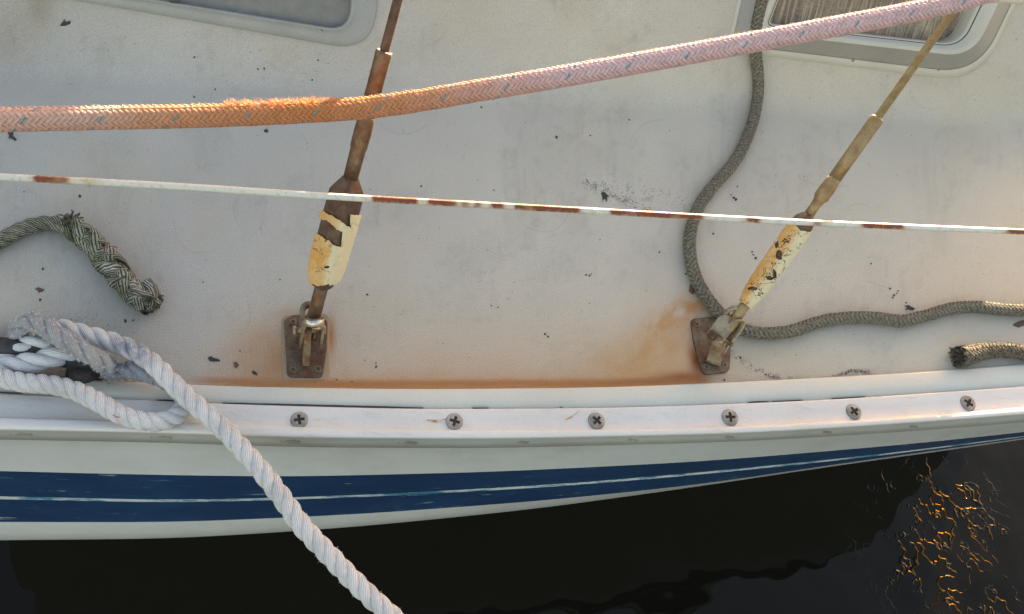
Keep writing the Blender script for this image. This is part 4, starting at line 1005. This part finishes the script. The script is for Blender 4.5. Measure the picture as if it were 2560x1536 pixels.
loop = [(-140, 935, .030), (-60, 930, .030), (0, 945, .030), (60, 957, .031), (130, 963, .033), (190, 978, .033), (245, 1005, .034), (300, 1037, .033), (350, 1052, .031), (400, 1055, .029), (440, 1040, .026), (462, 1012, .022), (455, 985, .018), (440, 965, .014)]
lrope('loop_strand', loop, RW * .96, .035, m_white, phase=1.)
worn = [(262, 936, .016), (310, 926, .020), (360, 932, .024), (410, 950, .027), (455, 982, .030), (500, 1025, .030)]
wp, wv = lrope('worn_strand', worn, RW * .92, .055, m_fuzz)
tuck = [(40, 862, .022), (48, 826, .036), (70, 805, .046), (105, 815, .050), (150, 843, .052), (195, 870, .052), (235, 893, .046), (262, 912, .034), (282, 930, .016)]
tp2, tv2 = lrope('worn_strand', tuck, RW * .97, .062, m_fuzz, phase=.6)
la = [(-120, 905, .020), (-40, 895, .022), (20, 880, .026), (70, 862, .030), (120, 855, .032), (175, 868, .026), (220, 890, .018)]
lrope('cleat_turn_strand', la, RW * .92, .060, m_white, phase=2.)
lb_ = [(-120, 940, .016), (-40, 922, .020), (20, 915, .024), (70, 908, .028), (120, 897, .030), (170, 884, .028), (215, 880, .022)]
lrope('cleat_turn_strand', lb_, RW * 1.05, .064, m_white, phase=.3)
fuzz('fuzz', wv[::6], vert_normals(wv[::6], wp), 4200, .0035, .00020, dl, m_white, 23)
fuzz('fuzz', tv2[::6], vert_normals(tv2[::6], tp2), 5200, .0035, .00020, dl, m_white, 29)
fuzz('fuzz', mv[::6], vert_normals(mv[::6], mp), 3200, .0026, .00015, dl, m_white, 31)
q = np.array([P(a, b, z) for a, b, z in [(282, 1038, .0425), (292, 1043, .044), (299, 1043, .0445)]]); V, f = tube_mesh(spline(q, 10)[0], .0005, 6); mesh('red_yarn', V, f, m_red.m, dl)
# dark cast cleat under the rope
cl_ = link(bpy.data.objects.new('cleat', None)); cl_.parent = boat; cl_.location = Vector(P(130, 900, 0)) - boat.location; bpy.context.view_layer.update()
hp = np.array([P(-60, 868, .030), P(0, 868, .030), P(60, 872, .026), P(150, 892, .022), P(230, 910, .020), P(290, 930, .016)]); hp, _ = spline(hp, 40)
V, f = tube_mesh(hp, np.interp(np.linspace(0, 1, 40), [0, .1, .5, .9, 1], [.008, .010, .011, .009, .005]), 16); mesh('horn', V, f, m_cleat.m, cl_)
for a, b in ((20, 890), (215, 930)):
    c = P(a, b, 0.0); V, f = tube_mesh([c, c + [0, .001, .010], c + [0, .002, .020]], [.020, .013, .010], 18); mesh('foot', V, f, m_cleat.m, cl_)
p_ = P(242, 924, .018); screw(cl_, p_, (0, -.1, 1), .0045, .4, m_seal)

# ------------------------------------------------------------------ larger flakes of dirt on the deck, then specks
def flake(poly, label, m=m_dirt, name='dirt_flake', h=.0012):
    o = np.array(poly, float); o = np.stack([o, o * .5 + np.roll(o, -1, 0) * .5], 1).reshape(-1, 2); o += np.random.default_rng(len(label)).normal(0, 1.1, o.shape)
    q = S(o[:, 0], o[:, 1], .0); c = q.mean(0); n = len(o)
    V = np.vstack([q + [0, 0, .0002], (q - c) * .9 + c + [0, 0, h], [c + [0, 0, h * 1.5]]]); f = gridfaces(2, n, True).tolist() + [[n + k, n + (k + 1) % n, 2 * n] for k in range(n)]
    o_ = mesh(name, V, f, m.m, smooth=False); tag(o_, label, 'dirt flake', 'dark flakes of dirt on the deck'); return o_
flake([(18, 331), (30, 328), (36, 334), (30, 340), (44, 350), (38, 352), (26, 343), (22, 350), (24, 338)], 'dark bird-shaped scrap just under the orange end of the braided rope')
flake([(153, 60), (160, 50), (164, 58), (176, 54), (175, 62), (162, 66), (150, 66)], 'small dark scrap with a brown smear above the braided rope at the upper left')
flake([(519, 895), (526, 891), (534, 896), (549, 899), (550, 904), (534, 903), (522, 902)], 'black elongated flake, leftmost of the three beside the left chainplate')
flake([(584, 908), (590, 906), (597, 913), (594, 918), (589, 921), (586, 915)], 'brown triangular flake, middle one of the three left of the chainplate', m_brown)
flake([(630, 930), (637, 928), (644, 935), (643, 938), (634, 936)], 'small black flake above the rail, nearest the left chainplate')
flake([(88, 724), (98, 718), (111, 724), (108, 728), (97, 731)], 'brown diamond-shaped scrap left of the mildewed spliced rope', m_brown)
flake([(1503, 483), (1512, 480), (1522, 492), (1514, 490), (1518, 506), (1510, 497), (1504, 507), (1506, 492)], 'feathery dark scrap beside the scuff mark above the lifeline')
flake([(1724, 716), (1728, 712), (1733, 716), (1737, 728), (1735, 736), (1727, 737), (1723, 728)], 'brown capsule-shaped dropping beside the bend of the grey cord', m_brown)
flake([(2263, 765), (2275, 764), (2288, 772), (2280, 776), (2270, 772), (2262, 777), (2268, 770)], 'dark leaf-like flake above the grey cord near the right side')
flake([(2532, 812), (2546, 803), (2562, 800), (2570, 812), (2552, 818), (2540, 820)], 'grey-brown dropping at the right edge below the cord', m_brown)
flake([(660, 327), (665, 324), (670, 328), (668, 333), (662, 332)], 'round black speck alone under the orange rope left of the rusty shroud')
flake([(1788, 540), (1797, 542), (1801, 548), (1792, 548)], 'dark grey speck just under the lifeline right of the grey cord')
r = np.random.default_rng(77); vs_ = []; fs = []
spots = [(486, 144, 4), (644, 173, 4), (661, 172, 4), (795, 152, 4), (781, 201, 4), (538, 224, 3), (485, 243, 4), (1053, 466, 4), (1235, 476, 3), (1203, 269, 4), (1233, 250, 3), (1392, 343, 5), (1476, 340, 3), (1573, 300, 3), (940, 917, 6), (940, 908, 3), (912, 901, 3), (313, 803, 6), (333, 801, 4), (200, 491, 6), (107, 673, 5), (101, 750, 5), (508, 706, 3), (918, 737, 4), (1648, 631, 4), (1465, 688, 4), (1474, 690, 4), (1478, 685, 3), (1363, 836, 4), (1370, 842, 4), (1228, 765, 3), (1245, 768, 3), (1835, 495, 5), (1840, 500, 5), (1828, 488, 3), (1843, 467, 3), (1883, 638, 4), (1888, 646, 5), (1880, 630, 3), (1783, 585, 4), (2225, 722, 4), (2235, 738, 5), (2245, 728, 3), (2232, 745, 4), (2242, 735, 3), (2265, 757, 3), (1811, 951, 4), (1851, 895, 5), (1990, 888, 2), (2178, 660, 3), (1714, 686, 4), (60, 480, 3), (600, 878, 3), (700, 700, 3), (1500, 600, 2), (880, 955, 3), (842, 950, 3)]
spots += [(r.uniform(50, 2500), r.uniform(80, 900), r.uniform(.8, 1.7)) for _ in range(150)]
def trail(pts, wd, n, r0, r1):
    q = spline(np.array(pts, float), 200)[0]
    for k in range(n):
        p = q[r.integers(0, 200)]; spots.append((p[0] + r.normal(0, wd), p[1] + r.normal(0, wd * .7), r.uniform(r0, r1)))
trail([(1455, 448), (1500, 475), (1560, 500), (1630, 530)], 7, 120, .6, 1.8); trail([(1500, 455), (1560, 468), (1640, 490), (1700, 512)], 14, 60, .6, 1.5)
trail([(1812, 872), (1850, 900), (1900, 930), (1950, 948)], 4, 60, .7, 1.9); trail([(1940, 948), (2040, 950), (2110, 940)], 4, 90, .7, 2.0)
trail([(2090, 942), (2130, 928), (2170, 932)], 3, 60, .7, 2.0); trail([(2180, 940), (2250, 938), (2320, 936)], 2, 90, .6, 1.6); trail([(1860, 820), (1900, 838), (1960, 830)], 14, 50, .6, 1.5); trail([(90, 790), (200, 800), (330, 820)], 20, 70, .6, 1.5)
for cx, cy, rp in spots:
    if cy > c0(cx) - 6: continue
    n = 7; a = np.linspace(0, 2 * math.pi, n, endpoint=False); rr_ = rp * .72 * r.uniform(.5, 1.3, n)
    q = S(cx + rr_ * np.cos(a), cy + rr_ * np.sin(a), 0.0); c = q.mean(0); o = len(vs_)
    for p in q: vs_.append(p + [0, 0, .0002])
    for p in q: vs_.append((p - c) * .75 + c + [0, 0, .0008])
    for k in range(n): fs.append([o + k, o + (k + 1) % n, o + n + (k + 1) % n, o + n + k])
    fs.append([o + n + k for k in range(n)])
tag(mesh('dirt_specks', vs_, fs, m_dirt.m, smooth=False), 'tiny black specks of dirt scattered over the deck', 'dirt', kind='stuff')
# pale tube crossing the top right corner
q = np.array([P(2400, -4, .36), P(2560, 4, .36), P(2900, 14, .36)]); V, f = tube_mesh(q, 7 * pscale(q[1]), 14)
tag(mesh('grab_tube', V, f, m_lip.m), 'pale tube just entering the upper right corner beside the pink rope', 'tube')
